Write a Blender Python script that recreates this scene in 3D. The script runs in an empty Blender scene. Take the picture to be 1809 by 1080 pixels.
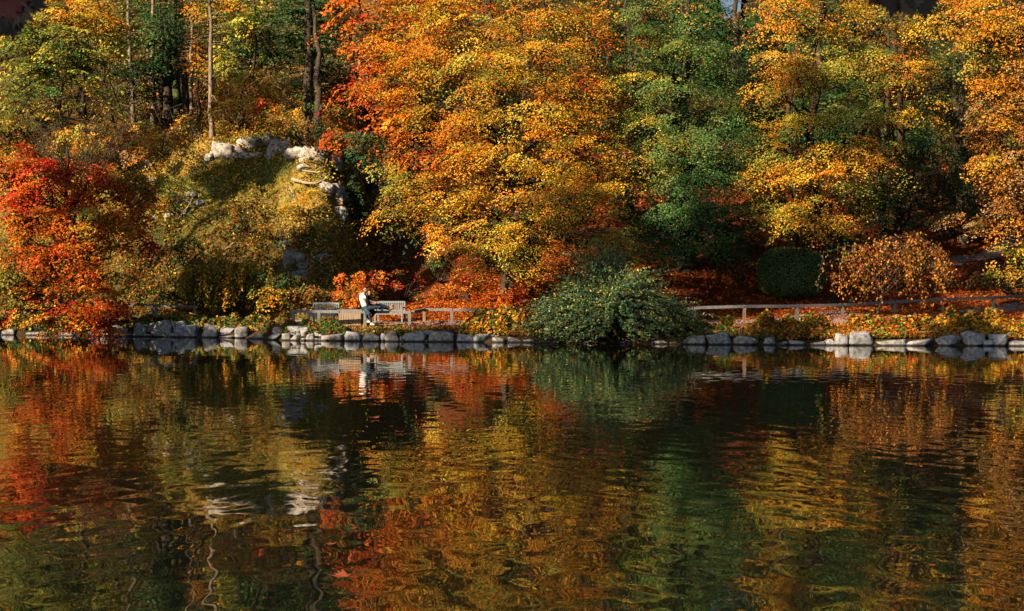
import bpy, bmesh, math, random
import numpy as np
from mathutils import Vector, Matrix

# ------------------------------------------------------------------ camera, light, exposure
scene = bpy.context.scene
CAMZ = 2.0
F = 2512.5                       # focal length in pixels of the 1809 px wide photograph
cam_d = bpy.data.cameras.new('camera')
cam = bpy.data.objects.new('camera', cam_d)
scene.collection.objects.link(cam)
cam.location = (0, 0, CAMZ)
cam.rotation_euler = (math.radians(90 - 0.684), 0, 0)
cam_d.lens = 50; cam_d.sensor_width = 36
cam_d.clip_end = 1000; cam_d.clip_start = 0.1
cam_d.dof.use_dof = True; cam_d.dof.focus_distance = 57; cam_d.dof.aperture_fstop = 14
scene.camera = cam

SUN_AZ, SUN_EL = math.radians(52), math.radians(27)      # behind the camera, to its left
SUN = np.array([-math.sin(SUN_AZ) * math.cos(SUN_EL), -math.cos(SUN_AZ) * math.cos(SUN_EL), math.sin(SUN_EL)])
world = bpy.data.worlds.new('World'); scene.world = world; world.use_nodes = True
wn = world.node_tree.nodes; wl = world.node_tree.links; wn.clear()
wo = wn.new('ShaderNodeOutputWorld'); wb = wn.new('ShaderNodeBackground'); sky = wn.new('ShaderNodeTexSky')
sky.sky_type = 'NISHITA'; sky.sun_disc = False
sky.sun_elevation = SUN_EL; sky.sun_rotation = math.atan2(SUN[0], SUN[1])
wb.inputs['Strength'].default_value = 0.05
wl.new(sky.outputs[0], wb.inputs[0]); wl.new(wb.outputs[0], wo.inputs[0])
sun_d = bpy.data.lights.new('sun', 'SUN'); sun_d.energy = 5.0; sun_d.angle = math.radians(0.5)
sun_d.color = (1.0, 0.80, 0.55)
sun = bpy.data.objects.new('sun', sun_d); scene.collection.objects.link(sun)
sun.rotation_euler = Vector(SUN).to_track_quat('Z', 'Y').to_euler()
scene.view_settings.view_transform = 'Standard'
scene.view_settings.look = 'None'
scene.view_settings.gamma = 1.0
scene.view_settings.exposure = 0.74
scene.view_settings.use_curve_mapping = False
scene.cycles.max_bounces = 5; scene.cycles.diffuse_bounces = 0; scene.cycles.glossy_bounces = 3
scene.cycles.transmission_bounces = 3; scene.cycles.transparent_max_bounces = 4
scene.cycles.caustics_reflective = False; scene.cycles.caustics_refractive = False
scene.cycles.use_denoising = True

rng = np.random.default_rng(7)
random.seed(7)
U = rng.uniform

# ------------------------------------------------------------------ helpers
def P(px, py, Y):
    return np.array([(px - 904.5) / F * Y, Y, CAMZ + (510 - py) / F * Y])

def _h(i, j, k):
    n = (i.astype(np.int64) * 73856093) ^ (j.astype(np.int64) * 19349663) ^ (k.astype(np.int64) * 83492791)
    n = (n ^ (n >> 13)) * 1274126177 & 0x7fffffff
    n = (n ^ (n >> 16)) & 0xffff
    return n / 65535.0 * 2 - 1

def vnoise(p):
    p = np.asarray(p, float); i = np.floor(p).astype(np.int64); f = p - i; f = f * f * (3 - 2 * f)
    x, y, z = i[..., 0], i[..., 1], i[..., 2]; fx, fy, fz = f[..., 0], f[..., 1], f[..., 2]
    r = 0
    for a in (0, 1):
        for b in (0, 1):
            for c in (0, 1):
                w = (fx if a else 1 - fx) * (fy if b else 1 - fy) * (fz if c else 1 - fz)
                r = r + w * _h(x + a, y + b, z + c)
    return r

def fbm(p, o=4, s=1.0):
    p = np.asarray(p, float) * s; r = 0; a = 1; t = 0
    for k in range(o):
        r = r + a * vnoise(p + 17.3 * k); t += a; a *= .5; p = p * 2.03
    return r / t

def nrm(v): return v / np.maximum(np.linalg.norm(v, axis=-1, keepdims=True), 1e-9)
def sstep(x): x = np.clip(x, 0, 1); return x * x * (3 - 2 * x)

def tag(o, label=None, cat=None, group=None, kind=None):
    for k, v in (('label', label), ('category', cat), ('group', group), ('kind', kind)):
        if v: o[k] = v
    return o

def empty(name, loc, label, cat, group=None):
    o = bpy.data.objects.new(name, None); scene.collection.objects.link(o)
    o.location = [float(c) for c in loc]; o.empty_display_size = .2
    return tag(o, label, cat, group)

def mesh_np(name, V, Fc, mat, parent=None, col=None, smooth=False, kind=None):
    """V (N,3) in world coordinates, Fc (M,k) faces all with k corners, col (M,3) a colour per face"""
    V = np.asarray(V, np.float32); Fc = np.asarray(Fc, np.int32)
    off = np.array(parent.location, np.float32) if parent is not None else 0
    if parent is not None and parent.parent is not None: off = off + np.array(parent.parent.location, np.float32)
    me = bpy.data.meshes.new(name); m, k = Fc.shape
    me.vertices.add(len(V)); me.vertices.foreach_set('co', (V - off).astype(np.float32).ravel())
    me.loops.add(m * k); me.loops.foreach_set('vertex_index', Fc.ravel())
    me.polygons.add(m); me.polygons.foreach_set('loop_start', np.arange(0, m * k, k, dtype=np.int32))
    if smooth: me.polygons.foreach_set('use_smooth', np.ones(m, bool))
    me.update(calc_edges=True)
    if col is not None:
        a = me.attributes.new('col', 'FLOAT_COLOR', 'FACE')
        c4 = np.ones((m, 4), np.float32); c4[:, :3] = col
        a.data.foreach_set('color', c4.ravel())
    me.materials.append(mat)
    o = bpy.data.objects.new(name, me); scene.collection.objects.link(o)
    if parent is not None: o.parent = parent
    if kind: o['kind'] = kind
    return o

class MB:
    """collects quads / tris / boxes / tubes for one mesh object"""
    def __init__(s): s.v = []; s.f = []; s.n = 0
    def add(s, V, Fc):
        V = np.asarray(V, float); s.v.append(V)
        for f in Fc: s.f.append([i + s.n for i in f])
        s.n += len(V)
    def box(s, c, size, rz=0, rx=0, ry=0, taper=1.0, bev=0.0):
        c = np.array(c, float); hx, hy, hz = [a / 2 for a in size]
        b = min(bev, hx * .45, hy * .45, hz * .45) if bev else 0
        M = np.array(Matrix.Rotation(rz, 3, 'Z') @ Matrix.Rotation(ry, 3, 'Y') @ Matrix.Rotation(rx, 3, 'X'))
        if not b:
            V = np.array([(x, y, z) for z in (-hz, hz) for (x, y) in ((-hx, -hy), (hx, -hy), (hx, hy), (-hx, hy))], float)
            V[4:, :2] *= taper
            s.add(V @ M.T + c, [(3, 2, 1, 0), (4, 5, 6, 7), (0, 1, 5, 4), (1, 2, 6, 5), (2, 3, 7, 6), (3, 0, 4, 7)])
        else:
            V = []; 
            for (z, ins) in ((-hz, b), (-hz + b, 0), (hz - b, 0), (hz, b)):
                for (x, y) in ((-hx, -hy), (hx, -hy), (hx, hy), (-hx, hy)):
                    sx = 1 if x > 0 else -1; sy = 1 if y > 0 else -1
                    V.append((x - sx * ins, y - sy * ins, z))
            Fc = [(3, 2, 1, 0), (12, 13, 14, 15)]
            for k in range(3):
                for j in range(4):
                    Fc.append((k * 4 + j, k * 4 + (j + 1) % 4, k * 4 + 4 + (j + 1) % 4, k * 4 + 4 + j))
            s.add(np.array(V) @ M.T + c, Fc)
    def beam(s, a, b, w, h, up=(0, 0, 1)):
        a = np.array(a, float); b = np.array(b, float); d = nrm(b - a); up = np.array(up, float)
        r = nrm(np.cross(d, up)); u = np.cross(r, d)
        V = [p + r * x * w / 2 + u * y * h / 2 for p in (a, b) for (x, y) in ((-1, -1), (1, -1), (1, 1), (-1, 1))]
        s.add(V, [(0, 1, 2, 3), (7, 6, 5, 4), (0, 4, 5, 1), (1, 5, 6, 2), (2, 6, 7, 3), (3, 7, 4, 0)])
    def tube(s, pts, rad, k=6):
        V, Q = tube_np(pts, rad, k); s.add(V, Q.tolist())
    def build(s, name, mat, parent=None, smooth=False):
        V = np.concatenate(s.v)
        off = np.zeros(3)
        if parent is not None: off = np.array(parent.location, float)
        if parent is not None and parent.parent is not None: off = off + np.array(parent.parent.location, float)
        me = bpy.data.meshes.new(name); me.from_pydata((V - off).tolist(), [], s.f)
        if smooth: me.polygons.foreach_set('use_smooth', [True] * len(me.polygons))
        me.update(); me.materials.append(mat)
        o = bpy.data.objects.new(name, me); scene.collection.objects.link(o)
        if parent is not None: o.parent = parent
        return o

def tube_np(pts, rad, k=6):
    pts = np.asarray(pts, float); n = len(pts); rad = np.broadcast_to(rad, (n,))
    t = nrm(np.gradient(pts, axis=0)); up = np.array([0.31, 0.77, 0.1])
    r = nrm(np.cross(t, up)); u = np.cross(r, t)
    a = np.arange(k) / k * 2 * np.pi
    V = pts[:, None] + rad[:, None, None] * (np.cos(a)[None, :, None] * r[:, None] + np.sin(a)[None, :, None] * u[:, None])
    i = np.arange(n - 1)[:, None] * k; j = np.arange(k)[None]; j2 = (j + 1) % k
    Q = np.stack([i + j, i + j2, i + k + j2, i + k + j], -1).reshape(-1, 4)
    return V.reshape(-1, 3), Q

def join_tubes(lst):
    Vs, Qs, n = [], [], 0
    for V, Q in lst:
        Vs.append(V); Qs.append(Q + n); n += len(V)
    return np.concatenate(Vs), np.concatenate(Qs)

# ------------------------------------------------------------------ materials
def new_mat(name):
    m = bpy.data.materials.new(name); m.use_nodes = True; m.node_tree.nodes.clear()
    return m, m.node_tree.nodes, m.node_tree.links

def leaf_mat(name, trans=.09, gloss=.01, rough=.45):
    m, n, l = new_mat(name)
    out = n.new('ShaderNodeOutputMaterial'); at = n.new('ShaderNodeAttribute'); at.attribute_name = 'col'
    d = n.new('ShaderNodeBsdfDiffuse'); t = n.new('ShaderNodeBsdfTranslucent'); g = n.new('ShaderNodeBsdfGlossy')
    g.inputs['Roughness'].default_value = rough; g.inputs['Color'].default_value = (.9, .9, .9, 1)
    tc = n.new('ShaderNodeTexCoord'); no = n.new('ShaderNodeTexNoise'); no.inputs['Scale'].default_value = 9
    mx = n.new('ShaderNodeMix'); mx.data_type = 'RGBA'; mx.blend_type = 'MULTIPLY'; mx.inputs[0].default_value = 1
    mr = n.new('ShaderNodeMapRange'); mr.inputs[3].default_value = .65; mr.inputs[4].default_value = 1.3
    l.new(tc.outputs['Object'], no.inputs['Vector']); l.new(no.outputs[0], mr.inputs[0])
    l.new(at.outputs['Color'], mx.inputs[6]); l.new(mr.outputs[0], mx.inputs[7])
    m1 = n.new('ShaderNodeMixShader'); m1.inputs[0].default_value = trans
    m2 = n.new('ShaderNodeMixShader'); m2.inputs[0].default_value = gloss
    l.new(mx.outputs[2], d.inputs[0]); l.new(mx.outputs[2], t.inputs[0])
    l.new(d.outputs[0], m1.inputs[1]); l.new(t.outputs[0], m1.inputs[2])
    l.new(m1.outputs[0], m2.inputs[1]); l.new(g.outputs[0], m2.inputs[2]); l.new(m2.outputs[0], out.inputs[0])
    return m

def noise_mat(name, c1, c2, scale=4, rough=.85, bump=.3, stretch=(1, 1, 1), c3=None, detail=6, spec=.3, contrast=(.35, .65), world=False):
    m, n, l = new_mat(name)
    out = n.new('ShaderNodeOutputMaterial'); b = n.new('ShaderNodeBsdfPrincipled')
    tc = n.new('ShaderNodeTexCoord'); mp = n.new('ShaderNodeMapping'); mp.inputs['Scale'].default_value = stretch
    no = n.new('ShaderNodeTexNoise'); no.inputs['Scale'].default_value = scale; no.inputs['Detail'].default_value = detail
    cr = n.new('ShaderNodeValToRGB'); e = cr.color_ramp.elements
    e[0].position = contrast[0]; e[1].position = contrast[1]; e[0].color = (*c1, 1); e[1].color = (*c2, 1)
    if c3: k = e.new(.8); k.color = (*c3, 1)
    bp = n.new('ShaderNodeBump'); bp.inputs['Strength'].default_value = bump; bp.inputs['Distance'].default_value = .05
    src = tc.outputs['Object']
    if world:
        ge = n.new('ShaderNodeNewGeometry'); src = ge.outputs['Position']
    l.new(src, mp.inputs[0]); l.new(mp.outputs[0], no.inputs['Vector']); l.new(no.outputs[0], cr.inputs[0])
    l.new(cr.outputs[0], b.inputs['Base Color']); l.new(no.outputs[0], bp.inputs['Height']); l.new(bp.outputs[0], b.inputs['Normal'])
    b.inputs['Roughness'].default_value = rough; b.inputs['Specular IOR Level'].default_value = spec
    l.new(b.outputs[0], out.inputs[0])
    return m

M_LEAF = leaf_mat('autumn_leaf')
M_GREEN = leaf_mat('green_leaf', .2, .03, .4)
M_NEAR = leaf_mat('near_leaf', .45, .05)
M_BARK = noise_mat('bark', (.035, .024, .016), (.12, .085, .055), 3, .9, .6, (4, 4, .6), world=True)
M_BARKL = noise_mat('pale_bark', (.16, .11, .075), (.42, .31, .21), 3, .9, .5, (4, 4, .8), world=True)
M_BARKM = noise_mat('mossy_bark', (.05, .05, .02), (.13, .15, .04), 2, .95, .6, (3, 3, .8), world=True)
M_WOOD = noise_mat('weathered_wood', (.15, .15, .148), (.34, .34, .33), 6, .8, .3, (12, 12, 1.5), world=True)
M_WOODT = noise_mat('tan_wood', (.25, .17, .10), (.50, .36, .23), 6, .8, .3, (8, 8, 1.2), world=True)
M_BENCH = noise_mat('bench_wood', (.20, .245, .24), (.36, .41, .40), 5, .7, .25, (9, 9, 3), world=True)
M_DEAD = noise_mat('dead_wood', (.38, .28, .18), (.62, .48, .34), 8, .85, .3, (1, 6, 6))

def rock_mat(name, base=(.50, .51, .53), warm=(.56, .46, .38), dark=(.10, .10, .105), wet=True, moss=.25):
    m, n, l = new_mat(name)
    out = n.new('ShaderNodeOutputMaterial'); b = n.new('ShaderNodeBsdfPrincipled')
    ge = n.new('ShaderNodeNewGeometry'); oi = n.new('ShaderNodeObjectInfo')
    def noise(sc, det=8, ro=.6):
        k = n.new('ShaderNodeTexNoise'); k.inputs['Scale'].default_value = sc; k.inputs['Detail'].default_value = det
        k.inputs['Roughness'].default_value = ro; l.new(ge.outputs['Position'], k.inputs['Vector']); return k
    n1 = noise(1.7); n2 = noise(7, 8, .7); n3 = noise(3.1, 4)
    r1 = n.new('ShaderNodeValToRGB'); e = r1.color_ramp.elements; e[0].position = .32; e[0].color = (*[c * .55 for c in base], 1); e[1].position = .62; e[1].color = (*base, 1)
    l.new(n1.outputs[0], r1.inputs[0])
    mw = n.new('ShaderNodeMix'); mw.data_type = 'RGBA'; l.new(oi.outputs['Random'], mw.inputs[0]); l.new(r1.outputs[0], mw.inputs[6])
    mt = n.new('ShaderNodeMix'); mt.data_type = 'RGBA'; mt.blend_type = 'MIX'; mt.inputs[0].default_value = .6
    l.new(r1.outputs[0], mt.inputs[6]); mt.inputs[7].default_value = (*warm, 1); l.new(mt.outputs[2], mw.inputs[7])
    r2 = n.new('ShaderNodeValToRGB'); e = r2.color_ramp.elements; e[0].position = .40; e[0].color = (.12, .12, .12, 1); e[1].position = .56; e[1].color = (1, 1, 1, 1)
    l.new(n2.outputs[0], r2.inputs[0])
    mm = n.new('ShaderNodeMix'); mm.data_type = 'RGBA'; mm.blend_type = 'MULTIPLY'; mm.inputs[0].default_value = .75
    l.new(mw.outputs[2], mm.inputs[6]); l.new(r2.outputs[0], mm.inputs[7])
    last = mm
    if moss:
        r3 = n.new('ShaderNodeValToRGB'); e = r3.color_ramp.elements; e[0].position = .55; e[0].color = (0, 0, 0, 1); e[1].position = .68; e[1].color = (moss, moss, moss, 1)
        l.new(n3.outputs[0], r3.inputs[0])
        ms = n.new('ShaderNodeMix'); ms.data_type = 'RGBA'; l.new(r3.outputs[0], ms.inputs[0]); l.new(last.outputs[2], ms.inputs[6]); ms.inputs[7].default_value = (.10, .11, .03, 1); last = ms
    if wet:
        sx = n.new('ShaderNodeSeparateXYZ'); l.new(ge.outputs['Position'], sx.inputs[0])
        ad = n.new('ShaderNodeMath'); ad.operation = 'MULTIPLY_ADD'; ad.inputs[1].default_value = .05; l.new(n2.outputs[0], ad.inputs[0]); l.new(sx.outputs[2], ad.inputs[2])
        mr = n.new('ShaderNodeMapRange'); mr.inputs[1].default_value = .06; mr.inputs[2].default_value = .10
        l.new(ad.outputs[0], mr.inputs[0])
        mz = n.new('ShaderNodeMix'); mz.data_type = 'RGBA'; l.new(mr.outputs[0], mz.inputs[0]); mz.inputs[6].default_value = (.03, .028, .022, 1); l.new(last.outputs[2], mz.inputs[7]); last = mz
    bp = n.new('ShaderNodeBump'); bp.inputs['Strength'].default_value = .7; bp.inputs['Distance'].default_value = .04
    l.new(n2.outputs[0], bp.inputs['Height']); l.new(bp.outputs[0], b.inputs['Normal'])
    l.new(last.outputs[2], b.inputs['Base Color']); b.inputs['Roughness'].default_value = .8
    l.new(b.outputs[0], out.inputs[0]); return m
M_ROCK = rock_mat('bank_rock')
M_LIME = rock_mat('limestone', (.80, .72, .62), (.78, .66, .54), wet=False, moss=.6)
M_GREYLIME = rock_mat('shade_grey_limestone', (.26, .28, .30), (.28, .26, .24), wet=False, moss=.8)  # darker, bluer copy of the limestone, its shade put into the colour

def water_mat():
    m, n, l = new_mat('lake_water')
    out = n.new('ShaderNodeOutputMaterial'); b = n.new('ShaderNodeBsdfPrincipled')
    b.inputs['Base Color'].default_value = (.006, .008, .005, 1); b.inputs['Roughness'].default_value = .015
    b.inputs['IOR'].default_value = 1.52
    ge = n.new('ShaderNodeNewGeometry')
    def nz(scale, st, det, dist, rough=.5):
        mp = n.new('ShaderNodeMapping'); mp.inputs['Scale'].default_value = st; mp.inputs['Rotation'].default_value = (0, 0, dist)
        k = n.new('ShaderNodeTexNoise'); k.inputs['Scale'].default_value = scale; k.inputs['Detail'].default_value = det
        k.inputs['Roughness'].default_value = rough; k.inputs['Distortion'].default_value = .4
        l.new(ge.outputs['Position'], mp.inputs[0]); l.new(mp.outputs[0], k.inputs['Vector']); return k
    a = nz(.4, (1.0, .8, 1), 0, .5); c = nz(2.5, (1.2, .72, 1), 0, .38); e = nz(.13, (1, .6, 1), 1, .3); fine = nz(5.2, (1.15, .7, 1), 0, -.55)
    def mul(x, k):
        q = n.new('ShaderNodeMath'); q.operation = 'MULTIPLY'; l.new(x, q.inputs[0]); q.inputs[1].default_value = k; return q.outputs[0]
    def add(x, y):
        q = n.new('ShaderNodeMath'); q.operation = 'ADD'; l.new(x, q.inputs[0]); l.new(y, q.inputs[1]); return q.outputs[0]
    mr = n.new('ShaderNodeMapRange'); mr.inputs[1].default_value = .35; mr.inputs[2].default_value = .65; mr.inputs[3].default_value = .45; mr.inputs[4].default_value = 1.15
    l.new(e.outputs[0], mr.inputs[0])
    hh = add(add(mul(a.outputs[0], WAVE[0]), mul(c.outputs[0], WAVE[1])), mul(fine.outputs[0], WAVE[2]))
    sy = n.new('ShaderNodeSeparateXYZ'); l.new(ge.outputs['Position'], sy.inputs[0])      # the water lies calmer in the lee of the far bank
    calm = n.new('ShaderNodeMapRange'); calm.inputs[1].default_value = 14; calm.inputs[2].default_value = 46; calm.inputs[3].default_value = 1.0; calm.inputs[4].default_value = .33
    l.new(sy.outputs[1], calm.inputs[0]); q0 = n.new('ShaderNodeMath'); q0.operation = 'MULTIPLY'; l.new(mr.outputs[0], q0.inputs[0]); l.new(calm.outputs[0], q0.inputs[1])
    q = n.new('ShaderNodeMath'); q.operation = 'MULTIPLY'; l.new(hh, q.inputs[0]); l.new(q0.outputs[0], q.inputs[1])
    bp = n.new('ShaderNodeBump'); bp.inputs['Strength'].default_value = 1; bp.inputs['Distance'].default_value = 1
    l.new(q.outputs[0], bp.inputs['Height']); l.new(bp.outputs[0], b.inputs['Normal'])
    l.new(b.outputs[0], out.inputs[0]); return m
WAVE = (.0120, .0075, .0008)

# ------------------------------------------------------------------ terrain
_wl = [(-60, 594), (0, 592), (300, 596), (440, 598), (500, 602), (700, 604), (900, 605.5), (1200, 609), (1500, 611), (1809, 612), (1900, 612)]
_sx = [(p - 904.5) / F * (2 * F / (y - 510)) for p, y in _wl]; _sy = [2 * F / (y - 510) for p, y in _wl]
_sx = [-60] + _sx + [60]; _sy = [66] + _sy + [52]
def ys(X): return np.interp(X, _sx, _sy)
PR_R = ([-8, -1.5, 0, .5, 1.5, 5, 9, 14, 25, 40, 60, 100], [-2.5, -.8, -.18, .25, .47, .68, 1.5, 3.0, 8.5, 17, 29, 47])
PR_FR = ([-8, -1.5, 0, .5, 1.5, 5, 9, 14, 19, 25, 40, 60, 100], [-2.5, -.8, -.18, .25, .47, .72, .98, 2.3, 3.6, 7.0, 16, 29, 47])
PR_L = ([-8, -1.5, 0, .5, 1.5, 4.6, 6.5, 11, 13.5, 17, 22, 30, 45, 60, 100], [-2.5, -.8, -.18, .25, .47, .62, 2.0, 6.2, 8.4, 9.6, 11.2, 14.5, 22, 30, 47])
def height(X, Y):
    X = np.asarray(X, float); Y = np.asarray(Y, float); d = Y - ys(X)
    wl_ = sstep((-5.6 - X) / 5.0) * (1 - .45 * sstep((-16 - X) / 5)); wr = sstep((X - 11) / 6)
    z = np.interp(d, *PR_R) * (1 - wl_) * (1 - wr) + np.interp(d, *PR_L) * wl_ + np.interp(d, *PR_FR) * wr * (1 - wl_)
    p = np.stack([X, Y, 0 * X], -1)
    amp = np.interp(d, [0, 5, 8, 20], [.02, .03, .3, .8])
    z = z + amp * fbm(p, 4, .22) + .5 * amp * fbm(p + 40, 3, .9) * .6
    z = z + wl_ * sstep((d - 5) / 2) * (1 - sstep((d - 16) / 5)) * (1.5 * fbm(p + 11, 3, .42) + .8 * (.4 - np.abs(fbm(p + 5, 3, .9))))
    z = z - (14 + .45 * np.clip(d - 50, 0, 60)) * np.exp(-((X - Y * .1535) / 1.1) ** 2) * sstep((d - 38) / 12)      # a dip in the crest where the sky shows
    # ravine between the knoll and the big beech
    z = z - 1.0 * np.exp(-((X + 5.0) / 1.9) ** 2) * sstep((d - 7) / 5) * (1 - sstep((d - 22) / 10))
    dn = np.maximum(np.maximum(-31 - X + 1.5 * np.sin(Y * .13), 3.2 - Y + .4 * np.sin(X * .5)), X - 42)
    z2 = np.interp(dn, [-8, -1, 0, 1.5, 20, 80], [-2.5, -.6, -.1, .4, 1.5, 6])
    return np.maximum(z, z2)

def hit(px, py, y0=46, y1=130):
    """the point of the ground a line of sight through (px, py) meets"""
    Y = np.linspace(y0, y1, 1700); X = (px - 904.5) / F * Y; Z = CAMZ + (510 - py) / F * Y
    g = height(X, Y); k = np.argmax(g >= Z)
    if g[k] < Z[k]: k = len(Y) - 1
    return np.array([X[k], Y[k], g[k]])
def gz(x, y): return float(height(np.array([x]), np.array([y]))[0])

gx = np.unique(np.concatenate([np.linspace(-140, -34, 28), np.linspace(-34, 34, 190), np.linspace(34, 140, 28)]))
gy = np.unique(np.concatenate([np.linspace(-90, 0, 24), np.linspace(0, 46, 30), np.linspace(46, 80, 120), np.linspace(80, 130, 70), np.linspace(130, 240, 20)]))
GX, GY = np.meshgrid(gx, gy); GZ = height(GX, GY)
nx, ny = len(gx), len(gy)
idx = np.arange(nx * ny).reshape(ny, nx)
FQ = np.stack([idx[:-1, :-1], idx[:-1, 1:], idx[1:, 1:], idx[1:, :-1]], -1).reshape(-1, 4)

def C(*v): return np.array(v, float)
def ground_color(X, Y):
    d = Y - ys(X); p = np.stack([X, Y, 0 * X], -1)
    n1 = fbm(p, 4, .5)[..., None]; n2 = fbm(p + 31, 4, 1.7)[..., None]; n3 = fbm(p + 77, 3, .25)[..., None]
    litter = C(.20, .045, .012) + n1 * C(.12, .02, .005) + n2 * C(.08, .02, 0)
    grass = C(.46, .30, .06) + n1 * C(.34, .16, .03); green = C(.11, .13, .025) + n2 * .04
    knoll = grass * (1 - sstep(n3 * 2 + .45 + n2)) + green * sstep(n3 * 2 + .45 + n2)
    dirt = C(.16, .08, .04) + n2 * .05
    wl_ = sstep((-6.6 - X) / 2)[..., None]; low = (sstep((11 - d) / 3.5) * .8)[..., None]; knoll = knoll * (1 - low) + C(.10, .085, .025) * low; c = litter * (1 - wl_) + knoll * wl_  # low: foot of the knoll coloured darker for the shade lying there
    rv = (np.exp(-((X + 5.2) / 2.2) ** 2) * sstep((d - 5) / 4))[..., None]; c = c * (1 - rv * .5) + dirt * rv * .5
    wood = sstep((d - 20) / 5)[..., None]; c = c * (1 - wood) + np.where((X < -6)[..., None], C(.13, .07, .018) + n1 * .08, C(.04, .022, .010) + n1 * .015) * wood  # wood floor darkened to stand for shade under the trees
    bed = (1 - sstep((d - 1.5) / 1.2))[..., None]; c = c * (1 - bed) + C(.07, .045, .02) * bed
    c = np.where((Y < 30)[..., None] | ((X < -32) & (Y < 45))[..., None], C(.09, .10, .03), c)
    return np.clip(c, .008, .9)
cx = GX[:-1, :-1] + np.diff(gx)[None, :] / 2; cy = GY[:-1, :-1] + np.diff(gy)[:, None] / 2
gcol = ground_color(cx, cy).reshape(-1, 3)

def ground_mat():
    m, n, l = new_mat('ground'); out = n.new('ShaderNodeOutputMaterial'); b = n.new('ShaderNodeBsdfPrincipled')
    at = n.new('ShaderNodeAttribute'); at.attribute_name = 'gcol'; ge = n.new('ShaderNodeNewGeometry')
    no = n.new('ShaderNodeTexNoise'); no.inputs['Scale'].default_value = 6; no.inputs['Detail'].default_value = 8; no.inputs['Roughness'].default_value = .75
    l.new(ge.outputs['Position'], no.inputs['Vector'])
    mr = n.new('ShaderNodeMapRange'); mr.inputs[1].default_value = .3; mr.inputs[2].default_value = .7; mr.inputs[3].default_value = .35; mr.inputs[4].default_value = 1.6
    l.new(no.outputs[0], mr.inputs[0])
    mx = n.new('ShaderNodeMix'); mx.data_type = 'RGBA'; mx.blend_type = 'MULTIPLY'; mx.inputs[0].default_value = 1
    l.new(at.outputs['Color'], mx.inputs[6]); l.new(mr.outputs[0], mx.inputs[7]); l.new(mx.outputs[2], b.inputs['Base Color'])
    bp = n.new('ShaderNodeBump'); bp.inputs['Strength'].default_value = .8; bp.inputs['Distance'].default_value = .12
    l.new(no.outputs[0], bp.inputs['Height']); l.new(bp.outputs[0], b.inputs['Normal']); b.inputs['Roughness'].default_value = .95
    b.inputs['Specular IOR Level'].default_value = .1
    l.new(b.outputs[0], out.inputs[0]); return m
gr = mesh_np('hillside_ground', np.stack([GX, GY, GZ], -1).reshape(-1, 3), FQ, ground_mat(), smooth=True)
a = gr.data.attributes.new('gcol', 'FLOAT_COLOR', 'POINT'); pc = np.ones((nx * ny, 4), np.float32)
pc[:, :3] = ground_color(GX, GY).reshape(-1, 3); a.data.foreach_set('color', pc.ravel())
tag(gr, kind='structure')

wa = mesh_np('lake_water', [(-34, 1, 0), (45, 1, 0), (45, 70, 0), (-34, 70, 0)], [(0, 1, 2, 3)], water_mat()); tag(wa, kind='structure')

def strip(name, centre, width, mat, lift=.02, n=90):
    c = np.asarray(centre, float); t = np.linspace(0, len(c) - 1, n); q = np.stack([np.interp(t, np.arange(len(c)), c[:, k]) for k in (0, 1)], 1)
    tg = nrm(np.gradient(q, axis=0)); no = np.stack([-tg[:, 1], tg[:, 0]], 1); w = np.linspace(-.5, .5, 7)
    XY = q[:, None] + no[:, None] * (w[None, :, None] * width * (1 + .12 * vnoise(np.stack([t * 1.3, 0 * t, 0 * t], -1)))[:, None, None])
    Z = height(XY[..., 0], XY[..., 1]) + lift
    V = np.concatenate([XY, Z[..., None]], -1).reshape(-1, 3); i = np.arange(n * 7).reshape(n, 7)
    o = mesh_np(name, V, np.stack([i[:-1, :-1], i[1:, :-1], i[1:, 1:], i[:-1, 1:]], -1).reshape(-1, 4), mat, smooth=True)
    return tag(o, kind='structure')
M_GRAVEL = noise_mat('gravel', (.20, .19, .18), (.46, .44, .42), 22, .95, .6, world=True, contrast=(.4, .6))
strip('lakeside_path', [(x, ys(x) + dd) for x, dd in ((-30, 3.3), (-20, 3.2), (-14, 3.2), (-9, 3.4), (-4, 3.6), (2, 4.2), (6, 3.9), (10, 4.3), (14, 6.3), (18, 8.2), (24, 10))], 2.3, M_GRAVEL)
strip('hill_path', [hit(px, py)[:2] for px, py in ((1560, 484), (1640, 470), (1700, 461), (1760, 448), (1809, 436), (1870, 420))], 1.0, noise_mat('dirt_path', (.13, .10, .08), (.26, .22, .18), 14, .95, .5, world=True), .05)

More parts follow.
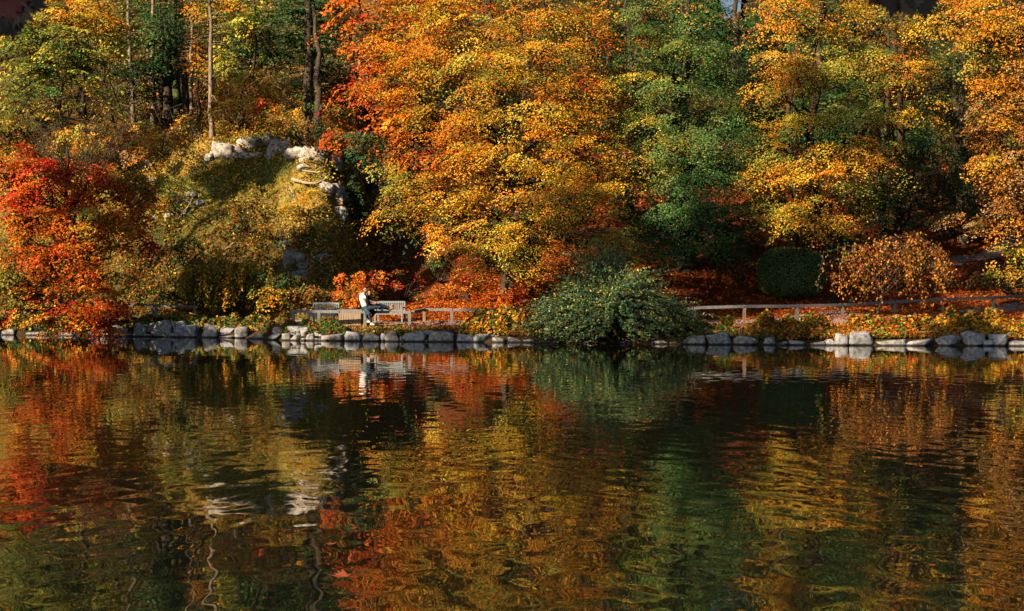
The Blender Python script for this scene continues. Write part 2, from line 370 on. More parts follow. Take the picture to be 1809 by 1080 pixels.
# ------------------------------------------------------------------ foliage generators
COL = dict(gold=C(.84, .45, .030), amber=C(.82, .29, .016), orange=C(.78, .155, .010), rust=C(.40, .085, .012), red=C(.66, .035, .012), crimson=C(.42, .018, .012),
           yellow=C(.85, .56, .08), lime=C(.48, .46, .06), ygreen=C(.30, .32, .04), olive=C(.15, .16, .025), green=C(.065, .16, .035), sage=C(.19, .25, .08),
           dgreen=C(.025, .085, .03), teal=C(.08, .22, .12), brown=C(.17, .075, .022), copper=C(.58, .22, .035), tan=C(.55, .34, .14), pine=C(.05, .09, .03))
PAL = {
 'rustweep': [(4, 'copper'), (2, 'olive'), (2, 'brown'), (2, 'rust'), (1, 'amber')],
 'turfgold': [(4, 'gold'), (3, 'tan'), (2, 'copper'), (3, 'yellow'), (2, 'amber')],
 'gold': [(5, 'gold'), (1.2, 'yellow'), (4.4, 'amber'), (1.6, 'orange'), (1.6, 'ygreen'), (.9, 'lime'), (1.3, 'olive')],
 'goldgreen': [(4, 'gold'), (2, 'ygreen'), (2, 'lime'), (1, 'amber'), (1, 'olive')],
 'goldolive': [(3, 'gold'), (3, 'olive'), (2, 'ygreen'), (2, 'amber'), (1, 'copper')],
 'orange': [(4, 'amber'), (2, 'orange'), (4, 'gold'), (1.2, 'rust'), (1.6, 'ygreen'), (1, 'olive')],
 'under': [(3, 'copper'), (3, 'gold'), (2, 'olive'), (2, 'ygreen'), (2, 'rust'), (1.5, 'brown'), (1, 'orange')],
 'moor': [(3, 'olive'), (2.5, 'brown'), (2, 'rust'), (2, 'green'), (1, 'gold'), (1, 'copper')],
 'rust': [(4, 'orange'), (4, 'rust'), (1.5, 'amber'), (1, 'olive'), (1, 'red')],
 'red': [(4, 'red'), (4, 'orange'), (1, 'rust'), (1, 'crimson')],
 'redor': [(5, 'orange'), (2, 'red'), (2.5, 'amber'), (.7, 'rust')],
 'maplegold': [(4, 'amber'), (3, 'orange'), (2, 'gold'), (1, 'red'), (.5, 'lime')],
 'crimson': [(4, 'crimson'), (3, 'red'), (2, 'rust')],
 'yg': [(3, 'lime'), (3, 'ygreen'), (2, 'gold'), (1.5, 'olive'), (1, 'green')],
 'sage': [(4, 'sage'), (2, 'ygreen'), (5, 'green'), (1, 'dgreen'), (1, 'olive'), (.2, 'amber')],
 'green': [(4, 'green'), (2, 'dgreen'), (2, 'sage'), (.3, 'olive')],
 'dgreen': [(4, 'dgreen'), (2.5, 'green'), (.6, 'olive'), (1, 'pine')],
 'olive': [(4, 'olive'), (2, 'ygreen'), (2, 'brown'), (1, 'gold'), (1, 'green')],
 'dkolive': [(3, 'olive'), (4, 'pine'), (2, 'brown'), (3, 'dgreen')],  # dark leaf tones that carry the shade of hollows and understorey
 'ygd': [(3, 'ygreen'), (3, 'olive'), (2, 'green'), (1.5, 'lime'), (1, 'gold')],
 'copper': [(5, 'copper'), (3, 'amber'), (2, 'brown'), (.8, 'tan'), (1, 'gold'), (.8, 'olive')],
 'pine': [(4, 'pine'), (2, 'green'), (2, 'olive')],
 'conifer': [(1.5, 'pine'), (3, 'olive'), (4, 'ygreen'), (2, 'lime')],
 'teal': [(4, 'teal'), (3, 'green'), (3, 'sage'), (1, 'ygreen')],
 'bed': [(3, 'amber'), (2, 'orange'), (2, 'gold'), (3, 'olive'), (2.5, 'green'), (1.5, 'brown'), (1, 'rust'), (1, 'lime')],
 'bedgreen': [(3, 'green'), (3, 'olive'), (1.5, 'dgreen'), (1, 'lime'), (1.3, 'rust'), (1, 'amber')],
 'bedhot': [(2.5, 'amber'), (1, 'gold'), (2, 'orange'), (1, 'lime'), (.7, 'red'), (5, 'olive'), (3, 'green'), (4, 'rust'), (2, 'brown')],
 'litter': [(4, 'rust'), (3, 'orange'), (2, 'brown'), (1, 'red'), (.6, 'amber')],
}
def pick(pal, n):
    w = np.array([a for a, _ in PAL[pal]]); c = np.stack([COL[b] for _, b in PAL[pal]])
    return c[rng.choice(len(w), n, p=w / w.sum())]

def leaf_quads(cen, n, L, W, dirv=None):
    """diamond leaves, folded along the midrib"""
    N = len(cen); n = nrm(n)
    if dirv is None: dirv = rng.normal(size=(N, 3))
    a = nrm(dirv - n * (dirv * n).sum(1, keepdims=True)); b = np.cross(n, a)
    L = np.broadcast_to(L, (N,))[:, None]; W = np.broadcast_to(W, (N,))[:, None]
    fold = n * W * .35
    V = np.stack([cen - a * L, cen - a * L * .1 + b * W + fold, cen + a * L, cen - a * L * .1 - b * W + fold], 1).reshape(-1, 3)
    return V, np.arange(N * 4).reshape(-1, 4)

class Leaves:
    def __init__(s): s.c = []; s.n = []; s.L = []; s.W = []; s.col = []; s.d = []
    def add(s, c, n, L, W, col, d=None):
        s.c.append(c); s.n.append(n); s.L.append(np.broadcast_to(L, (len(c),))); s.W.append(np.broadcast_to(W, (len(c),))); s.col.append(col)
        s.d.append(rng.normal(size=(len(c), 3)) if d is None else d)
    def build(s, name, mat, parent=None, kind=None):
        c = np.concatenate(s.c); V, Q = leaf_quads(c, np.concatenate(s.n), np.concatenate(s.L), np.concatenate(s.W), np.concatenate(s.d))
        return mesh_np(name, V, Q, mat, parent, np.concatenate(s.col), kind=kind)

DENS = 1.25
TOTAL = [0]
def lobe_leaves(lv, cen, rad, pal, leaf=.044, dens=1.0, spray_r=(.3, .95), per=60, flat=1.2, front=.3, jit=.25, gap=.13):
    """sprays of leaves through the shell of an uneven ellipsoid; returns spray centres"""
    rad = np.array(rad, float); area = 4 * np.pi * ((rad[0] * rad[1]) ** 1.6 + (rad[0] * rad[2]) ** 1.6 + (rad[1] * rad[2]) ** 1.6) ** (1 / 1.6) / 3 ** (1 / 1.6)
    ns = max(6, int(area * dens * DENS * 6.0 * (.055 / leaf) ** .8))
    d = nrm(rng.normal(size=(ns, 3))); flip = (d[:, 1] > 0) & (U(size=ns) < front * 2); d[flip, 1] *= -1
    mod = 1.02 + .75 * fbm(d * 1.9 + cen, 3, 1.0) + .14 * rng.normal(size=ns)
    rf = U(.35, 1, ns) ** .45 * mod
    sc = cen + d * rad * rf[:, None]
    if gap > -1:      # airy hollows between the layered boughs
        g = fbm(sc * C(1.15, 1.15, 2.5) + 90, 3, 1.0); ok = g > gap; back = (~ok) & (U(size=ns) < .16)
        sc[back] = cen + (sc[back] - cen) * .55 + C(.25, rad[1] * .5 + .5, -.25); ok = ok | back; d, sc = d[ok], sc[ok]; ns = len(sc)
    sn = nrm(C(0, 0, 1) * flat + d * .75 + rng.normal(size=(ns, 3)) * .28)
    base = pick(pal, ns); tones = pick(pal, 24); ti = np.clip(((fbm(sc * C(1, 1, 1.3) + 300, 2, .8) + .8) * 15).astype(int), 0, 23); base = np.where((U(size=ns) < .55)[:, None], tones[ti], base)
    hue = fbm(sc + 200, 2, .55)[:, None]                      # clumps of one tone, as on a real crown
    R = U(*spray_r, ns)
    sid = np.repeat(np.arange(ns), per); N = len(sid)
    r = np.sqrt(U(size=N)) * R[sid]; th = U(0, 2 * np.pi, N)
    t1 = nrm(np.cross(sn, C(.3, .9, .2))); t2 = np.cross(sn, t1)
    off = t1[sid] * (r * np.cos(th))[:, None] + t2[sid] * (r * np.sin(th))[:, None]
    c = sc[sid] + off + sn[sid] * rng.normal(0, .035, N)[:, None]
    c[:, 2] -= .5 * (r ** 2)
    n = sn[sid] * 1.0 + rng.normal(size=(N, 3)) * .28 + C(-.1, -.3, 0)
    own = pick(pal, N); mixv = (U(size=N) < .14)[:, None]
    col = np.where(mixv, own, base[sid])
    col = col * (1 + .25 * hue[sid]) * U(.5, 1.3, (ns, 1))[sid] * U(1 - jit, 1 + jit, (N, 1)) * (1 + .08 * rng.normal(size=(N, 3)))
    sz = leaf * U(.7, 1.25, N)
    lv.add(c, n, sz, sz * U(.5, .72, N), np.clip(col, .004, .95))
    TOTAL[0] += N
    return sc

def curve(a, b, sag=0, n=6, wob=.05, seed=None):
    a = np.asarray(a, float); b = np.asarray(b, float); t = np.linspace(0, 1, n)[:, None]; L = np.linalg.norm(b - a)
    p = a + (b - a) * t; p[:, 2:3] += sag * L * 4 * t * (1 - t)
    p[1:-1] += rng.normal(0, wob * L / n, (n - 2, 3)); return p

def tree(name, label, cat, base, top, r0, lobes, bark=None, leaf=.044, dens=1.0, group=None, mat=None, limbs=True, per=60, lean=.3, twigs=5, flat=1.2, spray=(.3, .95), limb_r=.3, nl=None, front=.25):
    """base = (px, py) on the ground or a 3D point; top = (px, py) at lobe distance"""
    bark = bark or M_BARK; mat = mat or M_LEAF
    b = np.array(base, float) if len(base) == 3 else hit(*base)
    root = empty(name, b, label, cat, group)
    Ym = float(np.mean([l[4] for l in lobes])) if lobes else b[1]
    tp = P(top[0], top[1], .5 * Ym + .5 * b[1])
    pts = curve(b - C(0, 0, .3), tp, 0, 9, .12); pts[0] = b - C(0, 0, .3)
    rr = r0 * np.linspace(1, .28, 9) ** 1.1; rr[0] *= 1.45; rr[1] *= 1.08
    V, Q = tube_np(pts, rr, 9); mesh_np('trunk', V, Q, bark, root, smooth=True)
    lv = Leaves()
    for i, lb in enumerate(lobes):
        px, py, rx, rz, Y, pal = lb[:6]
        cen = P(px, py, Y); k = Y / F; rad = (rx * k, min(rx, rz) * k * .95, rz * k)
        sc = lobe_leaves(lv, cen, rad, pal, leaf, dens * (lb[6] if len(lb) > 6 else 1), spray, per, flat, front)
        if limbs:
            zt = np.clip((cen[2] - .45 * np.linalg.norm(cen[:2] - tp[:2]) - pts[0, 2]) / (tp[2] - pts[0, 2]), .12, .95)
            s = np.array([np.interp(zt, np.linspace(0, 1, 9), pts[:, q]) for q in range(3)])
            rs = np.interp(zt, np.linspace(0, 1, 9), rr) * .42
            main = curve(s, cen, .06, 7, .25); V, Q = tube_np(main, np.linspace(rs, max(.02, rs * limb_r), 7), 5); lm = mesh_np('limb', V, Q, bark, root, smooth=True); tb = []
            for q in rng.choice(len(sc), min(twigs, len(sc)), replace=False):
                tb.append(tube_np(curve(main[rng.integers(3, 7)], sc[q], .05, 5, .2), np.linspace(max(.018, rs * limb_r), .008, 5), 4))
            V, Q = join_tubes(tb); mesh_np('twigs', V, Q, bark, lm, smooth=True, kind='stuff')
    lv.build('crown', mat, root)
    return root

def bush(name, label, cat, lobes, leaf=.055, dens=1.0, mat=None, group=None, stems=10, bark=None, per=30, base=None, flat=.5, spray=(.2, .45), anchor=None):
    """a shrub: stems fanning from its foot into a leafy mass"""
    l0 = lobes[0]; b = anchor if anchor is not None else hit(l0[0], max(l[1] + l[3] for l in lobes) - 2)
    root = empty(name, b, label, cat, group); lv = Leaves(); tb = []
    for px, py, rx, rz, Y, pal, *rest in lobes:
        k = Y / F; sc = lobe_leaves(lv, P(px, py, Y), (rx * k, min(rx, rz) * k * .9, rz * k), pal, leaf, dens * (rest[0] if rest else 1), spray, per, flat, gap=-.04)
        for q in rng.choice(len(sc), min(stems, len(sc)), replace=False):
            tb.append(tube_np(curve(b + rng.normal(0, .12, 3) * C(1, 1, 0), sc[q], .05, 5, .2), np.linspace(.028, .008, 5), 4))
    V, Q = join_tubes(tb); mesh_np('stems', V, Q, bark or M_BARK, root, smooth=True)
    lv.build('foliage', mat or M_LEAF, root)
    return root

# ------------------------------------------------------------------ unseen trees on near and left banks, crowns placed to shade the far bank
def shade_wood(specs):
    lv = Leaves(); tb = []
    for px, py, wpx, Y, rz in specs:
        t = P(px, py, Y); s = max(34, (t[0] + 36) / -SUN[0]); c = t + SUN * s; r = wpx / 2 * Y / F  # each crown is set up-sun of the spot it should shade
        c = c - C(0, 0, rz * .95); m = max(1.0, r * .8)
        lobe_leaves(lv, c, (m * .8, m, rz * .85), 'gold', .2, 2.2, (.5, 1.0), 16, gap=-9)
        g = gz(c[0], c[1]); tb.append(tube_np(curve((c[0], c[1], g - .3), c, 0, 8, .3), np.linspace(.3, .08, 8), 8))
    o = lv.build('near_bank_shade_trees', M_LEAF, None, 'stuff'); o['label'] = 'unseen tall autumn trees added on the near and left banks to shade the far bank'
    V, Q = join_tubes(tb); t = mesh_np('shade_tree_trunks', V, Q, M_BARK, o, kind='stuff')
shade_wood([(572, 526, 70, 57.6, 1.2), (1400, 560, 120, 51.2, 1.2), (1750, 560, 100, 51, 1.0), (1560, 430, 110, 57, 1.6), (620, 585, 120, 53.5, .8), (1330, 360, 60, 57, 1.5), (500, 410, 90, 64, 2.2), (575, 420, 80, 64, 2.6), (640, 300, 70, 66, 4), (1180, 400, 110, 57, 2.8), (1270, 430, 90, 57, 2.4),
           (1690, 330, 70, 63, 2), (1750, 470, 90, 58, 1.5), (560, 170, 120, 73, 4.5), (350, 562, 110, 58, 1.2), (450, 562, 90, 56, 1.2),
           (800, 580, 130, 54, 1), (940, 578, 90, 52, 1), (1270, 580, 100, 51, 1), (870, 470, 70, 56, 1.5)])


# ------------------------------------------------------------------ far trees on the slope behind, back to front
back = [  # far crowns mostly in dark leaf tones, deep shade put into their colour
 # name, label, base px,py, r0, crown lobes (px, py, rx, rz, Y, palette)
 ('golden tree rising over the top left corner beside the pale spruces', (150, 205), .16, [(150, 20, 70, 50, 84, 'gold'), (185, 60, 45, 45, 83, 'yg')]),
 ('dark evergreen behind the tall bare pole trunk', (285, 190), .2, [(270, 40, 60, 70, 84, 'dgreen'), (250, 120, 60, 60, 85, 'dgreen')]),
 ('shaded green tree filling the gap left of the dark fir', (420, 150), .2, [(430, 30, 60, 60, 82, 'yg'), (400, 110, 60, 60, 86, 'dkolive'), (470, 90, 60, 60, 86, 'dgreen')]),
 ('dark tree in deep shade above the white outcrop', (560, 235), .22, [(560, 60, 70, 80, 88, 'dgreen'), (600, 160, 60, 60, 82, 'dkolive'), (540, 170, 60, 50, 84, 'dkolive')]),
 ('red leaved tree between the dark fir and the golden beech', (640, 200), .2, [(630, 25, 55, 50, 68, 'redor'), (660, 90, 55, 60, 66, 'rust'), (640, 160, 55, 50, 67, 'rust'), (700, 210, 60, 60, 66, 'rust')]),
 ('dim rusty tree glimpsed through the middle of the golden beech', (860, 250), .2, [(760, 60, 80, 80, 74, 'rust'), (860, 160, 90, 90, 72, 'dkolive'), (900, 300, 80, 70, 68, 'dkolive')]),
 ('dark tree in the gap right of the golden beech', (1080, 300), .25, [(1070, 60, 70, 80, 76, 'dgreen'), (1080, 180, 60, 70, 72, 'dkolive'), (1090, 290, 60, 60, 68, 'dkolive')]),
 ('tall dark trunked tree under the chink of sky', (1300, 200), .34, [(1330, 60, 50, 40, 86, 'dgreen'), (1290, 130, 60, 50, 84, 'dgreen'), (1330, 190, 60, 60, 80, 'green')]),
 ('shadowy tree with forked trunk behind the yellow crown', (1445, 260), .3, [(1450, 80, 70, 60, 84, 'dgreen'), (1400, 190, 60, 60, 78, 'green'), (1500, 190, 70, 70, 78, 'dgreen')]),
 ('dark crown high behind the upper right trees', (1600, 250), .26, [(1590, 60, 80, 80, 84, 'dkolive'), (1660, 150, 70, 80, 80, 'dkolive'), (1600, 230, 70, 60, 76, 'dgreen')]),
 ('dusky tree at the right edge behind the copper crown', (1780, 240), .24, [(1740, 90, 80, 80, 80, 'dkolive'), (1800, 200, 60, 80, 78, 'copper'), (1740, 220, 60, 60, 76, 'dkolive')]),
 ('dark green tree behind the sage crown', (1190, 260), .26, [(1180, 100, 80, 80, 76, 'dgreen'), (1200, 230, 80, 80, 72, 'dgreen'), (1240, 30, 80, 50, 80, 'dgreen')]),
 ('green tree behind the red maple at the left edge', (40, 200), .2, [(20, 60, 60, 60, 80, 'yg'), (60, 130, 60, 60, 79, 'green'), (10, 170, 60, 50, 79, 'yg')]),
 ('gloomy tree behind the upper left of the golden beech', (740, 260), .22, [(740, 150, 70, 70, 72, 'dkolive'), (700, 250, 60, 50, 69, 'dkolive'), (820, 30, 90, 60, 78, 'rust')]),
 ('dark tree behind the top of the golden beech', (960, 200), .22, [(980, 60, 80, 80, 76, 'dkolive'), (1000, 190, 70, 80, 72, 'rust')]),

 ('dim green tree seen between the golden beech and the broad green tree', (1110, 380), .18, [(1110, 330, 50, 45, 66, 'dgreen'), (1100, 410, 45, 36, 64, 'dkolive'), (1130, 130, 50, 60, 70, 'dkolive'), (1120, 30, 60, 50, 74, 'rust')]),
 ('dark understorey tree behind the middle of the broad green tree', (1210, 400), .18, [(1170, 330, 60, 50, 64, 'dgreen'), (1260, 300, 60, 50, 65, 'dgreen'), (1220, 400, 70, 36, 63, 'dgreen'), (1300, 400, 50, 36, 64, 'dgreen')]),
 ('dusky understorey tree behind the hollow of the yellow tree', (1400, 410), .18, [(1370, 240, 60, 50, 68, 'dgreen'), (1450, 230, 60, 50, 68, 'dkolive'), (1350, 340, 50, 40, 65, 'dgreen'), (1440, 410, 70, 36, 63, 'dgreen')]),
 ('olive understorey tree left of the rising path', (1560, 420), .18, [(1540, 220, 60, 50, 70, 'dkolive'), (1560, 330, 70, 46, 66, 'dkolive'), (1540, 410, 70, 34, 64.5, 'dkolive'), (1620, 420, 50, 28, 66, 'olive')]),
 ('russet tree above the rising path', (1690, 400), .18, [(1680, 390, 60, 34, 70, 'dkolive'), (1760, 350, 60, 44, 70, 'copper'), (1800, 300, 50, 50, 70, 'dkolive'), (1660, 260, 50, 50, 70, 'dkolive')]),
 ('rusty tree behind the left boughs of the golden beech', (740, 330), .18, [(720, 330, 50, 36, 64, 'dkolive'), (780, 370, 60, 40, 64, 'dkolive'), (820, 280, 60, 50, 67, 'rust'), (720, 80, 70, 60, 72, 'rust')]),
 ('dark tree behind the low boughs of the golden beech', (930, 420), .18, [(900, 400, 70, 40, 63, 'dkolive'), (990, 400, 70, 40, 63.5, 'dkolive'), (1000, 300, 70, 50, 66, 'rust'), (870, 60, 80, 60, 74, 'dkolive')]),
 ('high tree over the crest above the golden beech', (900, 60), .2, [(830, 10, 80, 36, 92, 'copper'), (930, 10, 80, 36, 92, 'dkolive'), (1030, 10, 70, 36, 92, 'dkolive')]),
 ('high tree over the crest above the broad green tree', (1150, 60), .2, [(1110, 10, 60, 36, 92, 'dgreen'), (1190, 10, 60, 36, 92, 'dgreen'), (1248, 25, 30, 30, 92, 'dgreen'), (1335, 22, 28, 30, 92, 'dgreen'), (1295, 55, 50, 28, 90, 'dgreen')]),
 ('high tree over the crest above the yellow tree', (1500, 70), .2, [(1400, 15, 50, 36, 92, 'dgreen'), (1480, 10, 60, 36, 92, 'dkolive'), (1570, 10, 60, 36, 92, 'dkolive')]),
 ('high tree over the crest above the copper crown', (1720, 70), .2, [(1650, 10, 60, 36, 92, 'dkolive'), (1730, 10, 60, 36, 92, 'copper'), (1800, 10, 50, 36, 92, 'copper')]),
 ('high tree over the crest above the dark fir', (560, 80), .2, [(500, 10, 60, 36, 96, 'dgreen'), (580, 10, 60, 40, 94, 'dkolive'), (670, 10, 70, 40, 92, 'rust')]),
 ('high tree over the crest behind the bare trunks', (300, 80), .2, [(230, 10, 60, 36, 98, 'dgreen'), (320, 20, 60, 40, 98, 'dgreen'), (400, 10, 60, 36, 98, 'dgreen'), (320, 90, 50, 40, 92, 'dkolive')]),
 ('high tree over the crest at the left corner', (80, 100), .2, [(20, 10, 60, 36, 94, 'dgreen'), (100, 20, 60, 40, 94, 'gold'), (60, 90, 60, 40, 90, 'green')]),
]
for lab, b, r0, lobes in back:
    tree('background_tree', lab, 'tree', b, (b[0] + U(-8, 8), -40), r0, lobes, leaf=.095, dens=.8, group='trees on the slope behind', twigs=3, per=26, spray=(.5, 1.0))

# bare trunks and conifers of the upper left wood
def pole_tree(label, base, top, r0, bark, tiers, leaf=.06, pal='conifer', name='conifer', stubs=10, group='slender conifers of the upper left wood'):
    b = hit(*base); root = empty(name, b, label, 'tree', group)
    tp = P(top[0], top[1], b[1]); pts = curve(b - C(0, 0, .3), tp, 0, 12, .06)
    V, Q = tube_np(pts, r0 * 1.2 * np.linspace(1.15, .55, 12), 8); mesh_np('trunk', V, Q, bark, root, smooth=True)
    lv = Leaves(); tb = []
    for py, w, dens in tiers:
        n = int(5 * dens)
        cz = P(base[0], py, b[1])[2]; tx = np.interp(cz, pts[:, 2], pts[:, 0])
        for k in range(n):
            a = U(-.25, 1.25) * np.pi; L = w * b[1] / F * U(.6, 1.1); s = C(tx, b[1], cz + U(-.25, .25))
            e = s + C(math.cos(a) * L, math.sin(a) * L, -.12 * L + U(-.1, .25)); c = curve(s, e, .06, 6, .08)
            tb.append(tube_np(c, np.linspace(.022, .006, 6), 4))
            m = int(46 * L); t = U(.15, 1, m); cc = np.stack([np.interp(t, np.linspace(0, 1, 6), c[:, q]) for q in range(3)], 1)
            side = nrm(np.cross(e - s, C(0, 0, 1)))[None] * rng.normal(0, .16, (m, 1)) * (1.25 - t[:, None]) * L ** .5
            cc = cc + side + C(0, 0, -.12) * np.abs(rng.normal(size=(m, 1))) * .6
            base_c = pick(pal, 1); col = np.where((U(size=m) < .5)[:, None], pick(pal, m), base_c) * U(.7, 1.4, (m, 1))
            lv.add(cc, C(0, -.2, 1) + rng.normal(size=(m, 3)) * .45, leaf * U(.7, 1.3, m), leaf * .5, np.clip(col, .004, .9))
    for k in range(stubs):
        t = U(.1, .9); s = np.array([np.interp(t, np.linspace(0, 1, 12), pts[:, q]) for q in range(3)]); a = U(0, 6.28)
        tb.append(tube_np(curve(s, s + C(math.cos(a), math.sin(a) * .6, U(-.3, .3)) * U(.3, 1.1), .1, 5, .15), np.linspace(.02, .006, 5), 4))
    V, Q = join_tubes(tb); mesh_np('branches', V, Q, bark, root, smooth=True, kind='stuff')
    if tiers: lv.build('needles', M_LEAF, root, kind='stuff')
    return root
pole_tree('tall spruce with a pale trunk and layered green branches, leftmost of the slender trunks', (236, 222), (226, -40), .12, M_BARKL,
          [(20, 40, 1.6), (45, 45, 1.7), (70, 40, 1.5), (92, 30, 1.2), (118, 40, 1.8), (136, 46, 2), (152, 46, 2), (168, 46, 2), (182, 36, 1.4), (200, 30, 1), (60, 40, 1.5), (128, 46, 2), (160, 46, 2), (174, 42, 2)], leaf=.08)
pole_tree('bare straight pole trunk, palest and cleanest in the upper left wood', (271, 230), (272, -40), .13, M_BARKL, [(-10, 40, 1.6), (14, 38, 1.3), (40, 30, 1.1), (62, 22, .7)], stubs=14)
pole_tree('thick black trunk in shade just right of the bare pole', (299, 214), (291, -40), .26, M_BARK, [(-10, 60, 2), (15, 60, 2), (40, 40, 1.2)], pal='dgreen', stubs=4)
pole_tree('moss covered upright trunk between two black ones', (315, 210), (307, -40), .22, M_BARKM, [(-15, 60, 2), (10, 50, 1.6)], pal='olive', stubs=4)
pole_tree('leaning black trunk right of the mossy one', (330, 208), (318, -40), .2, M_BARK, [(-10, 60, 2), (18, 50, 1.6)], pal='dgreen', stubs=4)
pole_tree('thin pale trunk with rusty leaves around its middle', (338, 205), (341, -40), .09, M_BARKL, [(-5, 40, 1.5), (20, 40, 1.2), (60, 25, 1), (84, 32, 2), (100, 36, 2.2), (118, 34, 2)], pal='copper', stubs=8)
pole_tree('slim spruce with a pinkish trunk standing over the white outcrop', (375, 246), (371, -40), .11, M_BARKL,
          [(0, 50, 1.8), (22, 52, 2), (40, 54, 2), (58, 50, 1.8), (74, 38, 1.2), (140, 26, .8)], stubs=14)
pole_tree('dark fir with drooping layered branches left of the golden beech', (548, 225), (545, -60), .24, M_BARK,
          [(0, 60, 3), (22, 62, 3.4), (44, 64, 3.4), (66, 60, 3.4), (88, 52, 3.2), (108, 44, 3), (128, 34, 2)], pal='green', leaf=.085, group=None, name='dark_fir')
pole_tree('small dark conifer standing in the ravine', (628, 402), (624, 318), .07, M_BARK,
          [(322, 6, 2), (332, 12, 3), (342, 18, 4), (354, 22, 4.5), (366, 25, 5), (378, 27, 5), (390, 28, 5), (400, 24, 4)], pal='dgreen', leaf=.07, group=None, name='small_conifer', stubs=2)
pole_tree('faint pale trunk left of the layered spruce near the top edge', (100, 190), (60, -40), .12, M_BARKL, [(-5, 60, 2), (20, 60, 2), (50, 60, 2)], pal='yg', stubs=5)

# left wood, leafy crowns
tree('yellow_green_tree', 'airy yellow-green tree above the red maple', 'tree', (110, 235), (120, 10), .14,
     [(60, 60, 60, 45, 72, 'ygd'), (115, 90, 60, 45, 71, 'ygd'), (40, 120, 50, 40, 71, 'ygd'), (100, 150, 60, 45, 70, 'ygd'), (150, 130, 40, 40, 71, 'ygd'), (165, 195, 40, 30, 69, 'ygd'),
      (60, 200, 60, 40, 68, 'olive'), (110, 30, 50, 40, 73, 'gold'), (20, 240, 40, 35, 67, 'goldolive')], leaf=.075, dens=.7, twigs=8)
tree('leaning_tree', 'slender tree with yellow-green leaves leaning over the layered spruce', 'tree', (205, 228), (170, -10), .09,
     [(175, 30, 38, 40, 76, 'gold'), (190, 80, 28, 30, 77, 'yg'), (150, 60, 40, 35, 75, 'goldolive')], leaf=.075, dens=.6)
tree('yellow_tree', 'small yellow-leaved tree between the mossy trunk and the pinkish spruce', 'tree', (350, 235), (352, 20), .1,
     [(345, 5, 40, 22, 78, 'gold'), (400, 10, 40, 26, 79, 'gold'), (338, 105, 16, 30, 76, 'maplegold'), (398, 110, 22, 36, 80, 'yg')], leaf=.075, dens=.75)
tree('olive_tree', 'olive crown in half shade right of the pinkish spruce', 'tree', (452, 205), (450, 0), .12,
     [(445, 50, 45, 40, 78, 'ygd'), (480, 90, 40, 36, 78, 'dkolive'), (500, 140, 40, 34, 76, 'dkolive')], leaf=.08, dens=.75)
bush('golden_bush', 'many stemmed golden orange bush right above the white outcrop', 'bush',
     [(425, 160, 50, 40, 70.5, 'gold'), (398, 200, 36, 28, 70, 'gold'), (455, 195, 42, 30, 70, 'maplegold'), (482, 160, 36, 34, 71.5, 'copper')], leaf=.055, dens=.95, stems=16, bark=M_BARKL)
bush('golden_bush', 'yellow bush left of the white outcrop below the bare pole', 'bush',
     [(285, 250, 40, 28, 68, 'gold'), (260, 232, 30, 20, 69, 'goldolive')], dens=.75, stems=9)
bush('golden_bush', 'low yellow-green bush at the foot of the pinkish spruce', 'bush', [(350, 238, 24, 14, 78, 'yg'), (335, 222, 22, 14, 79, 'gold')], dens=.75, stems=6)
bush('dark_bush', 'shaded bush above the ravine beneath the dark fir', 'bush', [(560, 215, 50, 34, 69, 'dkolive'), (600, 250, 44, 30, 68, 'rust'), (520, 215, 34, 26, 70, 'copper')], dens=.75, stems=8)
bush('dark_bush', 'dark bush on the ravine edge right of the outcrops', 'bush', [(650, 260, 44, 34, 64.5, 'dkolive'), (690, 310, 34, 30, 63, 'olive')], dens=.8, stems=8)

bush('golden_bush', 'orange bush in the light above the top of the red maple', 'bush', [(215, 250, 40, 22, 66.5, 'maplegold'), (175, 235, 36, 22, 68, 'gold'), (235, 275, 30, 18, 65, 'copper')], dens=.8, stems=8)
bush('golden_bush', 'golden brown bush at the left edge over the red maple', 'bush', [(30, 225, 50, 26, 68, 'copper'), (85, 245, 46, 22, 67, 'goldolive'), (130, 250, 36, 20, 66.5, 'gold')], dens=.8, stems=10)

# ------------------------------------------------------------------ the big trees
tree('golden_beech', 'huge golden orange beech in the middle, its boughs drooping to the path', 'tree', (905, 520), (870, -60), .42, [
     (700, 60, 75, 60, 60, 'orange'), (770, 110, 85, 60, 58, 'orange'), (690, 150, 60, 50, 60, 'rust'), (740, 190, 75, 50, 58.5, 'orange'), (770, 20, 75, 50, 60, 'orange'),
     (850, 60, 90, 60, 58, 'gold'), (950, 30, 90, 55, 58.5, 'gold'), (880, 130, 95, 60, 57, 'gold'), (970, 110, 80, 60, 57.5, 'gold'), (1040, 60, 60, 55, 59, 'orange'),
     (830, 200, 90, 55, 56.8, 'gold'), (930, 200, 95, 55, 56.3, 'gold'), (1010, 190, 60, 55, 57.5, 'gold'), (770, 265, 80, 45, 57, 'rust'), (860, 280, 90, 50, 56, 'orange'),
     (960, 285, 95, 50, 55.6, 'gold'), (1050, 280, 60, 50, 57, 'orange'), (730, 335, 70, 40, 57, 'goldolive'), (810, 345, 80, 42, 56, 'orange'), (900, 350, 90, 45, 55.2, 'gold'),
     (1000, 355, 90, 45, 55, 'gold'), (1075, 350, 45, 35, 56.5, 'goldgreen'), (700, 385, 45, 22, 57.5, 'goldolive'), (780, 405, 70, 34, 56.5, 'orange'), (860, 415, 80, 42, 55.5, 'goldgreen'),
     (950, 420, 80, 38, 54.8, 'gold'), (1040, 420, 75, 34, 54.6, 'gold'), (1095, 430, 40, 26, 55.4, 'gold'), (860, 465, 65, 26, 55.8, 'goldolive'), (950, 470, 45, 22, 55.5, 'goldgreen'),
     (1060, 460, 45, 24, 55, 'goldolive'), (1080, 200, 40, 60, 60, 'rust'), (1070, 120, 40, 50, 61, 'rust')], dens=.92, twigs=6)
